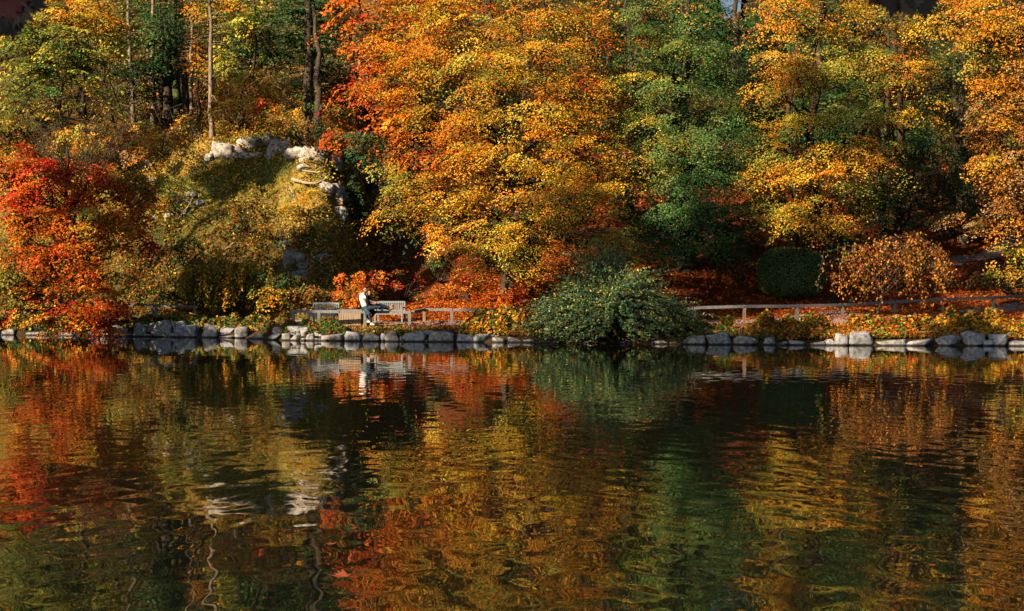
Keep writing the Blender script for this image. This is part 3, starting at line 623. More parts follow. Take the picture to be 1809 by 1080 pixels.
tree('sage_tree', 'broad green tree right of the golden beech, dark below and sage above', 'tree', (1218, 478), (1215, -50), .34, [  # sage lobes for the lit top, darker greens standing in for shade below
     (1140, 20, 65, 45, 60, 'sage'), (1210, 25, 80, 50, 60, 'sage'), (1150, 90, 70, 50, 59, 'sage'), (1235, 90, 75, 50, 58.6, 'sage'), (1290, 130, 45, 45, 60, 'sage'),
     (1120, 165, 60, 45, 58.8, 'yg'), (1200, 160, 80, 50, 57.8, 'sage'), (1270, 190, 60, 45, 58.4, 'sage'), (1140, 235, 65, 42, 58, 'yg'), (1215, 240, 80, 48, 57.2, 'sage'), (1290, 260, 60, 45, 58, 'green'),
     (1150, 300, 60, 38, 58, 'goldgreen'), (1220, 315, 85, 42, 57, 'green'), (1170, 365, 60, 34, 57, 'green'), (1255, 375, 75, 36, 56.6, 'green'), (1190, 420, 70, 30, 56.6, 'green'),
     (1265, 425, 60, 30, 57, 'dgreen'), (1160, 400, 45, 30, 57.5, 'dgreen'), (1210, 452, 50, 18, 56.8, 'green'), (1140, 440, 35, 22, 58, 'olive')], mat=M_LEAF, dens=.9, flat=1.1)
tree('yellow_tree', 'spreading yellow and green tree right of the broad green one', 'tree', (1435, 480), (1440, -50), .3, [
     (1385, 25, 70, 40, 60, 'gold'), (1460, 30, 70, 45, 60.5, 'goldolive'), (1375, 100, 55, 40, 58.6, 'gold'), (1350, 150, 50, 36, 58, 'orange'), (1410, 140, 55, 38, 58, 'orange'), (1470, 120, 60, 42, 59.4, 'yg'),
     (1400, 200, 60, 36, 58.4, 'goldgreen'), (1480, 200, 60, 40, 59, 'yg'), (1340, 250, 45, 30, 58.2, 'goldolive'), (1390, 285, 75, 34, 57.2, 'gold'), (1470, 275, 80, 36, 57, 'gold'), (1550, 290, 70, 32, 58, 'gold'),
     (1350, 325, 50, 30, 57.4, 'goldolive'), (1430, 335, 85, 34, 56.5, 'gold'), (1510, 340, 70, 32, 57.4, 'goldgreen'), (1340, 380, 45, 26, 57, 'yg'), (1400, 390, 70, 32, 56.4, 'goldolive'), (1470, 390, 60, 28, 57, 'goldolive'),
     (1550, 370, 45, 24, 58.6, 'olive')], dens=.85)
tree('mixed_tree', 'tall yellow tree with dark green hollows under the upper right leaves', 'tree', (1595, 455), (1580, -50), .26, [  # its hollows are boughs in dark leaf tones, shade put into the colour
     (1540, 30, 65, 45, 61, 'gold'), (1610, 60, 60, 45, 61, 'gold'), (1540, 100, 55, 40, 61, 'yg'), (1600, 130, 60, 40, 60.5, 'orange'), (1560, 170, 60, 36, 60.5, 'yg'), (1620, 190, 55, 40, 61, 'goldolive'),
     (1560, 235, 60, 34, 60.5, 'goldgreen'), (1630, 260, 55, 40, 61.5, 'dkolive'), (1600, 310, 60, 36, 61.5, 'dkolive'), (1660, 320, 55, 40, 62.5, 'dkolive'), (1640, 370, 60, 30, 62.5, 'dkolive')], dens=.8)
tree('dark_tree', 'shaded dark green tree left of the copper crown at the right edge', 'tree', (1700, 425), (1700, -40), .26, [  # shade comes from the dark leaf tones themselves
     (1690, 110, 50, 50, 64, 'dkolive'), (1680, 190, 55, 50, 64, 'dkolive'), (1700, 260, 55, 45, 64, 'dgreen'), (1690, 330, 60, 40, 64, 'dkolive'), (1720, 370, 55, 30, 64, 'olive')], dens=.85)
tree('copper_tree', 'copper orange tree filling the right edge of the picture', 'tree', (1845, 455), (1830, -60), .34, [
     (1680, 30, 60, 42, 58, 'gold'), (1750, 30, 65, 50, 57, 'gold'), (1810, 40, 60, 50, 57, 'copper'), (1740, 100, 55, 40, 57.5, 'gold'), (1800, 120, 60, 45, 56.5, 'copper'), (1760, 170, 50, 38, 57.4, 'copper'),
     (1815, 200, 55, 45, 56.4, 'copper'), (1760, 230, 45, 36, 57.4, 'copper'), (1800, 290, 60, 40, 56.8, 'copper'), (1745, 280, 36, 30, 58, 'copper'), (1780, 350, 60, 32, 57.6, 'copper'), (1730, 390, 60, 22, 60, 'copper'), (1800, 395, 40, 26, 58, 'copper')],
     leaf=.05, dens=1.0)
bush('edge_shrub', 'yellow-green shrub at the right edge below the rising path', 'bush',
     [(1780, 470, 45, 30, 58.5, 'goldolive'), (1800, 445, 40, 24, 59, 'goldgreen'), (1750, 495, 36, 18, 58.5, 'olive'), (1808, 500, 30, 20, 58.5, 'dkolive')], stems=8, dens=.85)

# red maple at the left
mp = hit(150, 572)
red = tree('red_maple', 'fiery red and orange maple at the left edge, touching the water', 'tree', (125, 575), (120, 260), .17, [
     (20, 290, 55, 40, 60, 'red'), (80, 300, 50, 40, 59.5, 'red'), (40, 350, 60, 40, 59, 'red'), (110, 330, 50, 40, 58.8, 'red'), (150, 300, 45, 34, 59.5, 'red'), (180, 340, 50, 34, 59, 'red'),
     (90, 390, 60, 38, 58.3, 'red'), (150, 390, 60, 36, 58, 'maplegold'), (210, 385, 45, 30, 58.6, 'redor'), (20, 420, 45, 36, 59, 'rust'), (120, 440, 60, 36, 57.6, 'redor'), (190, 430, 55, 30, 58, 'redor'),
     (250, 425, 34, 22, 58.6, 'crimson'), (60, 465, 55, 32, 58.2, 'rust'), (140, 485, 60, 34, 57.3, 'redor'), (200, 480, 45, 26, 58, 'rust'), (110, 530, 60, 32, 57, 'maplegold'), (165, 525, 50, 32, 57, 'redor'),
     (190, 550, 40, 22, 57.4, 'red'), (60, 560, 50, 22, 57.6, 'maplegold'), (120, 565, 60, 20, 57, 'maplegold'), (20, 500, 40, 26, 59, 'olive'), (40, 520, 36, 20, 58.6, 'rust'), (30, 385, 45, 30, 59, 'rust'), (235, 330, 40, 34, 60, 'rust'), (240, 380, 40, 26, 59.6, 'red'), (70, 430, 50, 30, 58, 'redor'), (10, 330, 40, 30, 60, 'crimson'), (170, 575, 40, 12, 57, 'redor'), (70, 582, 40, 10, 57.2, 'maplegold')],
     leaf=.06, dens=1.0, twigs=6, spray=(.3, .8), flat=.95)
tb = []
for k in range(34):   # long bare shoots fanning over the crown
    s = P(120 + U(-30, 30), 400 + U(-50, 40), 60.5); e = P(U(-10, 270), U(95, 260), 61 + U(-1, 2)); tb.append(tube_np(curve(s, e, .05, 9, .25), np.linspace(.035, .006, 9), 4))
    m = curve(s, e, .05, 9, .2)
    for q in range(3):
        j = rng.integers(4, 8); tb.append(tube_np(curve(m[j], m[j] + C(U(-1, 1), U(-.3, .3), U(.4, 1.3)), .05, 5, .2), np.linspace(.014, .004, 5), 3))
V, Q = join_tubes(tb); mesh_np('bare_shoots', V, Q, M_BARK, red, smooth=True, kind='stuff')

# weeping small trees
def weeper(name, label, base, top, r0, crown, pal, n=46, leaf=.055, hang=1.2, lean=0, bark=None, group=None, gap=.13):
    b = hit(*base); root = empty(name, b, label, 'tree', group); Y = b[1]
    tp = P(top[0], top[1], Y); pts = curve(b - C(0, 0, .2), tp, 0, 10, .15); bark = bark or M_BARK
    V, Q = tube_np(pts, r0 * np.linspace(1.2, .35, 10), 7); mesh_np('trunk', V, Q, bark, root, smooth=True)
    lv = Leaves(); tb = []; cx, cy, rx, rz = crown; k = Y / F
    for i in range(n):
        t = U(.35, 1); s = np.array([np.interp(t, np.linspace(0, 1, 10), pts[:, q]) for q in range(3)]); a = U(0, 6.28); q = U(.35, 1)
        e = P(cx + math.cos(a) * rx * q, cy - rz * U(-.3, .8) * (1.1 - q * .7), Y) + C(0, math.sin(a) * rx * k * q * .7, 0)
        m = curve(s, e, .16, 8, .15); dn = e + C(U(-.15, .3) * math.cos(a), U(-.2, .2), -hang * U(.5, 1.2)); m = np.concatenate([m, curve(e, dn, .05, 5, .12)[1:]])
        zmin = gz(dn[0], dn[1]) + .1; m[:, 2] = np.maximum(m[:, 2], zmin if dn[1] > ys(dn[0]) else .12)
        tb.append(tube_np(m, np.linspace(.018, .004, len(m)), 4))
        L = np.linalg.norm(np.diff(m, axis=0), axis=1).sum(); cnt = int(L / gap * 6); t = U(.25, 1, cnt); g = np.linspace(0, 1, len(m))
        c = np.stack([np.interp(t, g, m[:, z]) for z in range(3)], 1) + rng.normal(0, .09, (cnt, 3)) - C(0, 0, .06)
        col = np.where((U(size=cnt) < .5)[:, None], pick(pal, cnt), pick(pal, 1)) * U(.65, 1.35, (cnt, 1))
        lv.add(c, rng.normal(size=(cnt, 3)) + C(-.3, -.7, .4), leaf * U(.7, 1.25, cnt), leaf * .6, np.clip(col, .004, .9), d=C(0, 0, -1) + rng.normal(size=(cnt, 3)) * .5)
    V, Q = join_tubes(tb); mesh_np('branches', V, Q, bark, root, smooth=True, kind='stuff'); lv.build('crown', M_LEAF, root)
    return root
weeper('weeping_tree', 'small drooping olive-gold tree hanging over the rocks left of the benches', (452, 568), (420, 470), .06, (405, 490, 85, 45), 'goldolive', n=95, hang=1.0, gap=.085)
weeper('weeping_tree', 'slender weeping tree with coppery leaves in front of the right-hand rail', (1552, 578), (1562, 420), .055, (1572, 462, 120, 80), 'rustweep', n=80, hang=1.3, gap=.28, leaf=.052)

# shrubs of the lower slope
bush('slope_shrub', 'olive shrub in shade at the foot of the knoll', 'bush', [(330, 500, 46, 26, 61.5, 'dkolive'), (375, 515, 40, 22, 61, 'olive'), (290, 520, 40, 20, 61.5, 'dgreen')], dens=.8, stems=6)
bush('slope_shrub', 'dim rusty shrub behind the left bench', 'bush', [(510, 500, 44, 24, 60.5, 'dkolive'), (545, 520, 36, 16, 60, 'copper'), (480, 530, 36, 20, 60, 'goldolive')], dens=.8, stems=6)
bush('slope_shrub', 'fiery orange bush behind the couple', 'bush', [(620, 500, 34, 22, 61, 'redor'), (655, 492, 34, 18, 61.5, 'redor'), (600, 530, 30, 18, 60.3, 'maplegold'), (640, 530, 24, 18, 60.3, 'rust')], dens=.9, stems=6)
bush('slope_shrub', 'low dark red shrub right of the couple', 'bush', [(715, 500, 40, 20, 61.5, 'rust'), (750, 515, 34, 18, 61, 'rust')], dens=.7, stems=6)
bush('slope_shrub', 'glowing orange-red shrub left of the big green shrub', 'bush', [(945, 505, 40, 26, 59.5, 'redor'), (985, 485, 34, 18, 60, 'redor'), (915, 490, 30, 18, 60.5, 'red'), (900, 525, 30, 14, 59.5, 'redor')], dens=.95, stems=8)
bush('slope_shrub', 'orange shrub low on the sunlit slope under the golden beech', 'bush', [(830, 520, 46, 14, 62, 'redor'), (795, 518, 30, 12, 62, 'maplegold')], dens=.95, stems=6)
bush('slope_shrub', 'dark shrub in the shade under the beech boughs', 'bush', [(780, 470, 34, 18, 63, 'dkolive'), (820, 485, 30, 16, 62.5, 'rust')], dens=.7, stems=6)
bush('slope_shrub', 'red leaved shrub below the yellow tree', 'bush', [(1310, 480, 40, 12, 64, 'red'), (1270, 485, 30, 10, 64, 'rust')], dens=.8, stems=5)
bush('slope_shrub', 'orange shrub right of the clipped bush', 'bush', [(1475, 525, 24, 12, 60.5, 'redor'), (1490, 500, 24, 12, 62, 'rust')], dens=.8, stems=5)
bush('slope_shrub', 'low olive shrub beside the foot of the rising path', 'bush', [(1660, 500, 44, 18, 62, 'dkolive'), (1610, 505, 34, 14, 62, 'rust')], dens=.7, stems=5)
bush('knoll_shrub', 'green shrub on the shaded side of the knoll', 'bush', [(440, 395, 40, 18, 63.5, 'olive'), (400, 375, 30, 14, 64.5, 'goldolive')], dens=.7, stems=5, leaf=.045)
bush('knoll_shrub', 'golden tufted shrub high on the right shoulder of the knoll', 'bush', [(545, 350, 30, 16, 66, 'goldolive'), (520, 372, 26, 14, 65.5, 'gold')], dens=.8, stems=5, leaf=.045)
bush('knoll_shrub', 'rusty shrub halfway up the knoll above the mossy crag', 'bush', [(490, 410, 36, 16, 64.6, 'copper'), (530, 405, 26, 14, 64.6, 'olive')], dens=.8, stems=5, leaf=.045)
bush('knoll_shrub', 'yellow-green shrub on the left flank of the knoll', 'bush', [(310, 335, 34, 18, 67, 'ygd'), (290, 365, 26, 14, 66, 'goldolive')], dens=.8, stems=5, leaf=.045)
bush('knoll_shrub', 'dark shrub on the steep side of the knoll above the olive tree', 'bush', [(330, 440, 36, 20, 62, 'dgreen'), (370, 455, 36, 18, 61.8, 'olive')], dens=.75, stems=5)

# ------------------------------------------------------------------ the big green waterside shrub
def arching_shrub(name, label, base, n, half_w, zt, depth, pal, leaf=.06, per=58, cx_shift=0):
    root = empty(name, base, label, 'shrub'); lv = Leaves(); tb = []
    for i in range(n):
        a = U(0, 2 * np.pi); q = U(.05, 1) ** .6; s = base + C(U(-.7, .7) * half_w * .45, U(-.4, .4), U(0, .2))
        ex = math.cos(a) * half_w * q; ey = math.sin(a) * depth * q - .15
        wob = 1 + .8 * float(vnoise(np.array([ex * 1.1, ey * .9, 3.3]))) ; ez = zt * wob * (1 - abs(ex / half_w) ** 1.7 * .86) * (1 - .35 * abs(ey / depth) ** 2) * U(.0, 1.0) ** (1.7 if (ey < 0 and i % 2) else .55)
        e = base + C(ex + cx_shift * ez / zt, ey, ez); e[2] = max(e[2], .03)
        m = curve(s, e, .16 + .06 * q, 9, .06); up = nrm(e - s)
        tip = e + C(math.copysign(1, ex) * .32, ey * .08, -.12 + .25 * (ez / zt)) * U(.4, 2.0) * (2.0 if U() < .2 else 1); m = np.concatenate([m, tip[None]])
        m[:, 2] = np.maximum(m[:, 2], .04)
        tb.append(tube_np(m, np.linspace(.016, .004, len(m)), 4)); t = np.sort(U(.3, 1, per)); g = np.linspace(0, 1, len(m))
        c = np.stack([np.interp(t, g, m[:, z]) for z in range(3)], 1); tg = nrm(np.stack([np.interp(t + .03, g, m[:, z]) for z in range(3)], 1) - c + 1e-4)
        side = nrm(np.cross(tg, rng.normal(size=(per, 3)))); dv = nrm(tg * .8 + side)
        lp = pick(pal, 1) if U() > .2 else pick('ygreen_' if False else 'yg', 1)
        col = np.where((U(size=per) < .45)[:, None], pick(pal, per), lp) * U(.65, 1.45, (per, 1))
        lv.add(c + dv * leaf * .8, rng.normal(size=(per, 3)) * .6 + C(-.1, -.4, .8), leaf * U(.7, 1.25, per), leaf * .36, np.clip(col, .004, .9), d=dv)
    V, Q = join_tubes(tb); mesh_np('stems', V, Q, M_BARK, root, smooth=True); lv.build('foliage', M_GREEN, root)
    return root
sb = C((1085 - 904.5) / F * 52.2, 52.2, .25)
arching_shrub('waterside_shrub', 'big arching blue-green shrub spilling over the water in front of the trees', sb, 1050, 3.3, 2.5, 2.0, 'teal', per=46)
arching_shrub('waterside_shrub', 'smaller green tuft of shoots right of the big arching shrub', C(6.1, 51.6, .35), 120, .9, .75, .7, 'green', per=34, leaf=.045)

# clipped bush
def topiary():
    b = hit(1397, 551); b[2] = gz(b[0], 59.6); b[1] = 59.6; b[0] = (1397 - 904.5) / F * 59.6
    root = empty('clipped_bush', b, 'round clipped dark green bush behind the right-hand rail', 'bush')
    bm = bmesh.new(); bmesh.ops.create_icosphere(bm, subdivisions=4, radius=1)
    A, Bz = 1.36, 1.02
    for v in bm.verts:
        n = v.co.normalized(); e = 2.9; r = (abs(n.x) ** e + abs(n.y) ** e + abs(n.z) ** e) ** (-1 / e); q = 1 + .045 * float(vnoise(np.array([n.x * 3, n.y * 3, n.z * 3])))
        v.co = Vector((n.x * r * A * q, n.y * r * A * .9 * q, n.z * r * Bz * q + Bz - .02))
    V = np.array([v.co[:] for v in bm.verts]) ; Fc = np.array([[v.index for v in f.verts] for f in bm.faces]); bm.free()
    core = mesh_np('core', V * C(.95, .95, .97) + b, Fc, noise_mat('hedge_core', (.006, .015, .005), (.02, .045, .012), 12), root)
    lv = Leaves(); N = 26000; fi = rng.integers(0, len(Fc), N); w = rng.dirichlet((1, 1, 1), N); c = (V[Fc[fi]] * w[..., None]).sum(1); n = nrm(c - C(0, 0, Bz))
    lv.add(c * (1 + rng.normal(0, .018, (N, 1))) + b, n * .9 + rng.normal(size=(N, 3)) * .6, U(.025, .045, N), .018, (pick('green', N) * .6 + COL['sage'] * .5) * U(.5, 1.4, (N, 1)))
    lv.build('foliage', M_GREEN, root)
topiary()

def undergrowth():
    lv = Leaves()
    for x0, x1, d0, d1, n, pal, h in ((-45, 50, 34, 62, 26000, 'dkolive', 3.2), (-38, -5, 12.5, 36, 34000, 'under', .75), (-22, -7.5, 8.5, 16, 4000, 'ygd', .4), (-7, 28, 17, 32, 9000, 'litter', .5), (-29, -6, 4.6, 10.5, 17000, 'moor', .35)):
        X = U(x0, x1, n); Y = ys(X) + U(d0, d1, n); q = np.stack([X, Y, 0 * X], -1); hu = np.clip(fbm(q + 9, 3, .7) + .35, 0, 1)
        keep = (hu > .12); X, Y, q, hu = X[keep], Y[keep], q[keep], hu[keep]; m = len(X)
        Z = height(X, Y) + hu * h * 1.6 * U(.1, 1, m) ** .6
        pc_ = pick(pal, 60); cl = fbm(q + 60, 2, .9); col = np.where((U(size=m) < .45)[:, None], pick(pal, m), pc_[np.clip(((cl + 1) * 30).astype(int), 0, 59)]) * U(.5, 1.35, (m, 1))
        lv.add(np.stack([X, Y, Z], 1), rng.normal(size=(m, 3)) * .6 + C(-.2, -.5, .8), (.16 if h > 2 else .075) * U(.6, 1.2, m), .1 if h > 2 else .045, np.clip(col, .004, .9))
    o = lv.build('undergrowth', M_LEAF, None, 'stuff'); o['label'] = 'leafy undergrowth on the wooded slope'
undergrowth()

# ------------------------------------------------------------------ rocks
def rock_mesh(name, cen, size, seed, mat, parent=None, sub=3, cuts=9, rough=.05, flat_top=False):
    r = np.random.default_rng(seed); bm = bmesh.new()
    q = nrm(r.normal(size=(cuts + 8, 3))); q = np.sign(q) * np.abs(q) ** .6; q *= r.uniform(.8, 1.12, (len(q), 1))
    for p in q: bm.verts.new(p)
    h = bmesh.ops.convex_hull(bm, input=bm.verts[:]); bmesh.ops.delete(bm, geom=[v for v in bm.verts if not v.link_faces], context='VERTS')
    bmesh.ops.triangulate(bm, faces=bm.faces[:]); bmesh.ops.subdivide_edges(bm, edges=bm.edges[:], cuts=sub + 1, use_grid_fill=True); bmesh.ops.triangulate(bm, faces=bm.faces[:])
    bm.verts.ensure_lookup_table(); bm.verts.index_update()
    V = np.array([v.co[:] for v in bm.verts]); Fc = np.array([[v.index for v in f.verts] for f in bm.faces]); bm.free()
    V = V * (1 + .14 * fbm(V * 1.1 + seed, 3)[:, None]) + rough * (.25 - 1.6 * np.abs(fbm(V * 2.2 + seed, 3)))[:, None] * nrm(V)
    V = V / np.abs(V).max(0)
    ang = r.uniform(-.12, .12); ca, sa = math.cos(ang), math.sin(ang)
    V = V * np.array(size) / 2; V = np.stack([V[:, 0] * ca - V[:, 2] * sa, V[:, 1], V[:, 0] * sa + V[:, 2] * ca], 1)
    return mesh_np(name, V + cen, Fc, mat, parent)

ROCKS = [ # x0, x1, top py, base py (None = in the water), label
 (-12, 30, 582, None, 'dark flat boulder at the left edge under the maple'), (36, 92, 586, None, 'low dark rock almost hidden by the maple leaves'), (100, 150, 585, None, 'low black rock under the right side of the maple'),
 (152, 180, 574, None, 'small dark rock at the right edge of the maple leaves'), (174, 192, 573, None, 'small tan rock beside the maple leaf tips'), (178, 194, 587, None, 'little wedge stone under the small tan rock'),
 (190, 221, 575, None, 'pale squared boulder just right of the maple'), (224, 259, 571, None, 'rounded dark grey boulder, second big one right of the maple'), (213, 240, 589, None, 'flat pale slab at the water below the squared boulder'),
 (255, 280, 570, 585, 'grey stone tucked behind the tallest left boulder'), (264, 302, 565, None, 'tallest boulder of the left bank with a pointed top'), (252, 272, 590, None, 'pale wedge at the foot of the tallest left boulder'),
 (300, 330, 567, 586, 'blocky stone behind and right of the tallest left boulder'), (296, 312, 588, None, 'small triangular stone right of the tallest left boulder'), (309, 354, 570, None, 'broad sloping blue-grey boulder left of the drooping tree'),
 (354, 388, 577, None, 'dark sloping rock under the drooping tree leaves'), (360, 384, 572, 588, 'upper dark stone hidden in the drooping leaves'), (385, 416, 592, None, 'pale flat stone at the waterline under the drooping tree'),
 (388, 416, 577, 594, 'shadowy rock under the middle of the drooping tree'), (414, 437, 575, None, 'dark upright rock right of the drooping leaves'), (437, 476, 591, None, 'very low dark rocks under the green plants'),
 (474, 500, 589, None, 'low pale rock left of the big cracked boulder'), (481, 502, 576, 590, 'round grey stone up the bank left of the cracked boulder'), (496, 514, 588, None, 'triangular tan stone under the cracked boulder'),
 (504, 542, 575, 597, 'big cracked tan boulder left of the couple'), (530, 555, 578, 594, 'white topped shoulder of rock joined to the cracked boulder'), (512, 530, 592, None, 'small warm stone below the cracked boulder'), (539, 556, 589, None, 'blue-grey wedge right of the cracked boulder'),
 (528, 545, 598, None, 'thin white slab lapped by the water below the cracked boulder'), (554, 586, 583, 598, 'flat topped whitish block with a dark cleft'), (566, 581, 590, None, 'pinkish wedge stone below the flat topped block'), (553, 572, 600, None, 'thin pale stone at the waterline below the block'),
 (574, 609, 590, None, 'smooth white sloping boulder between the block and the domed one'), (607, 638, 585, None, 'domed white boulder below the wooden box'), (609, 622, 596, None, 'small stone leaning on the domed white boulder'),
 (639, 675, 590, None, 'long pale boulder straight below the couple'), (670, 683, 588, None, 'small pale stone right of the long boulder'), (680, 706, 586, None, 'blue-white pointed boulder right of the couple'), (706, 717, 592, None, 'small white stone between two pale boulders'),
 (711, 751, 584, None, 'large white boulder with a hollow top below the corner post'), (748, 766, 583, 594, 'grey stone wedged behind two white boulders'), (755, 803, 585, None, 'longest white boulder of the bank, right of the corner post'), (744, 757, 600, None, 'small brown pebble rock at the waterline'), (766, 790, 600, None, 'low brown stones under the longest white boulder'),
 (804, 837, 588, None, 'grey boulder with a straight pale foot'), (836, 868, 590, None, 'brownish boulder under the rusty plants'), (855, 876, 588, 600, 'upper grey stone behind the brownish boulder'), (869, 896, 597, None, 'low pale stone beside the brownish boulder'), (874, 897, 591, 604, 'dark wedge stone under the rusty plants'),
 (896, 928, 597, None, 'low stone at the left foot of the big green shrub'), (925, 950, 599, None, 'flat stone under the left shoots of the big shrub'), (960, 990, 602, None, 'dark flat stone under the big shrub, leftmost'), (1020, 1050, 603, None, 'dark flat stone below the middle of the big shrub'),
 (1095, 1130, 602, None, 'brown stone below the right half of the big shrub'), (1150, 1180, 601, None, 'warm tan stone under the right end of the big shrub'), (1182, 1212, 601, None, 'sunlit tan stone at the right end of the big shrub'),
 (1210, 1249, 589, None, 'grey rock first right of the big shrub'), (1249, 1294, 588, None, 'oval blue-grey boulder, second right of the big shrub'), (1294, 1342, 594, None, 'low pale boulder with a tapering right end'),
 (1350, 1372, 596, None, 'dark round stone after the gap in the bank'), (1370, 1383, 594, 604, 'small grey stone up the bank behind the dark round one'), (1375, 1399, 602, None, 'flat white stone at the waterline right of the gap'), (1396, 1426, 601, None, 'long flat grey stone below the orange plants'),
 (1431, 1461, 602, None, 'low flat stone left of the warm upright rocks'), (1458, 1478, 599, None, 'small warm stone left of the upright one'), (1475, 1501, 590, None, 'warm upright rock left of the notched boulder'), (1502, 1551, 585, None, 'large notched boulder of the right bank'),
 (1550, 1601, 598, None, 'low cracked slab right of the notched boulder'), (1596, 1656, 585, 600, 'upper slab lying on a paler slab'), (1600, 1659, 599, None, 'lower pale slab carrying another'), (1656, 1703, 590, None, 'faceted grey-brown boulder right of the two stacked slabs'),
 (1704, 1743, 586, None, 'square rounded rock with moss at its left'), (1710, 1738, 605, None, 'small pale stone at the foot of the square rock'), (1738, 1758, 600, None, 'small stone strewn with red leaves'), (1753, 1786, 586, None, 'egg shaped boulder near the right edge'),
 (1780, 1806, 588, 600, 'grey stone behind the egg shaped boulder'), (1782, 1830, 600, None, 'low stone at the right edge with red leaves')]
_seen = set()
for i, (x0, x1, yt, yb, lab) in enumerate(ROCKS):
    pm = (x0 + x1) / 2; sh = float(np.interp(pm, [a for a, _ in _wl], [b for _, b in _wl])); Y0 = 2 * F / (sh - 510)
    up = yb is not None; Y = Y0 + (.55 if up else .12); zt = P(pm, yt, Y)[2]; zb = (P(pm, yb, Y)[2] - .12) if up else -.22
    w = (x1 - x0) / F * Y * 1.12; dep = max(.4, min(1.1, w * .8)); zt = max(zt, .1)
    if 'slab' in lab or 'flat' in lab: cuts = 6
    else: cuts = 10
    o = rock_mesh('bank_rock', C((pm - 904.5) / F * Y, Y + dep * .32, (zt + zb) / 2), (w, dep, zt - zb), 100 + i, M_ROCK, sub=3 if w > .6 else 2, cuts=cuts)
    tag(o, lab, 'rock', 'rocks along the waterline')
    bpy.data.objects[o.name].rotation_euler = (0, 0, 0)

def outcrop(label, lumps, mat, anchor):
    """a crag: several faceted masses of rock breaking out of the slope"""
    b = hit(*anchor); root = empty('rock_outcrop', b, label, 'rock outcrop', 'outcrops on the slope')
    for i, (px, py, w, h) in enumerate(lumps):
        p = hit(px, py); k = p[1] / F
        rock_mesh('crag', p + C(0, .2, -.22), (w * k * 1.5, max(1.2, w * k * 1.1), h * k * 1.5), int(px * 7 + py), mat, root, sub=5, cuts=12, rough=.2)
outcrop('long white limestone outcrop glowing on the brow of the knoll', [(388, 266, 34, 36), (412, 262, 40, 26), (440, 256, 42, 28), (466, 254, 40, 32), (490, 264, 34, 40), (505, 254, 22, 28), (430, 272, 34, 16), (476, 274, 26, 16), (516, 268, 18, 18), (372, 276, 16, 16), (452, 270, 26, 16)], M_LIME, (440, 275))
outcrop('white outcrop in dappled light right of the long one', [(528, 278, 40, 34), (556, 274, 40, 30), (580, 286, 34, 26), (545, 292, 40, 16)], M_LIME, (550, 290))
outcrop('grey crag in shade at the head of the ravine', [(590, 340, 34, 36), (604, 352, 30, 34), (578, 330, 26, 24), (600, 375, 26, 24)], M_LIME, (595, 372))
outcrop('blue-grey crag half hidden behind the small conifer', [(675, 335, 40, 30), (700, 345, 34, 26), (660, 318, 26, 20)], M_GREYLIME, (680, 350))
outcrop('bluish crag under the leaves left of the golden beech', [(690, 272, 30, 26), (680, 290, 26, 22)], M_GREYLIME, (688, 300))
outcrop('mossy grey crag on the shaded foot of the knoll', [(505, 440, 26, 34), (520, 455, 30, 30), (548, 470, 34, 26), (565, 455, 26, 24), (535, 480, 30, 18)], M_GREYLIME, (530, 480))
outcrop('small pale stones showing through the red maple tips', [(262, 300, 20, 30), (270, 320, 18, 20), (250, 290, 14, 14)], M_LIME, (262, 320))
outcrop('pale rock scattered on the sunlit flank of the knoll', [(340, 338, 16, 10), (322, 350, 14, 10), (355, 358, 12, 16), (300, 375, 12, 10), (330, 366, 10, 14), (275, 378, 12, 10)], M_LIME, (330, 360))
outcrop('pale stone bank in the light under the golden beech', [(770, 480, 17, 12), (790, 490, 18, 12), (812, 505, 16, 10), (760, 498, 14, 9)], M_GREYLIME, (785, 500))

def log(name, label, pts, r0, twigs=2):
    b = hit(*pts[0]); root = empty(name, b, label, 'dead branch', None)
    q = np.array([hit(*p) + C(0, -.25, .12) for p in pts]); t = np.linspace(0, 1, 14); g = np.linspace(0, 1, len(q))
    c = np.stack([np.interp(t, g, q[:, k]) for k in range(3)], 1); V, Q = tube_np(c, r0 * np.linspace(1, .4, 14), 7)
    mesh_np('stem', V, Q, M_DEAD, root, smooth=True)
    for k in range(twigs):
        s = c[rng.integers(4, 12)]; V, Q = tube_np(curve(s, s + C(U(-.6, .6), -.1, U(.1, .5)), .1, 5, .1), np.linspace(r0 * .4, .01, 5), 5); mesh_np('twig', V, Q, M_DEAD, root, smooth=True)
log('fallen_branch', 'long pale crooked branch lying at the top of the ravine', [(518, 324), (540, 329), (560, 330), (582, 322)], .085, 3)
log('fallen_branch', 'dark straight fallen branch above the pale crooked one', [(536, 310), (570, 312), (600, 314)], .05, 1)
log('dead_root', 'thin pale roots hanging down the sunlit knoll', [(346, 352), (336, 372), (318, 392)], .045, 3)
log('dead_root', 'forked pale root on the shaded face of the knoll', [(415, 436), (402, 446), (392, 454)], .04, 2)
log('dead_root', 'short pale roots below the crooked branch', [(514, 336), (520, 350), (525, 364)], .04, 3)

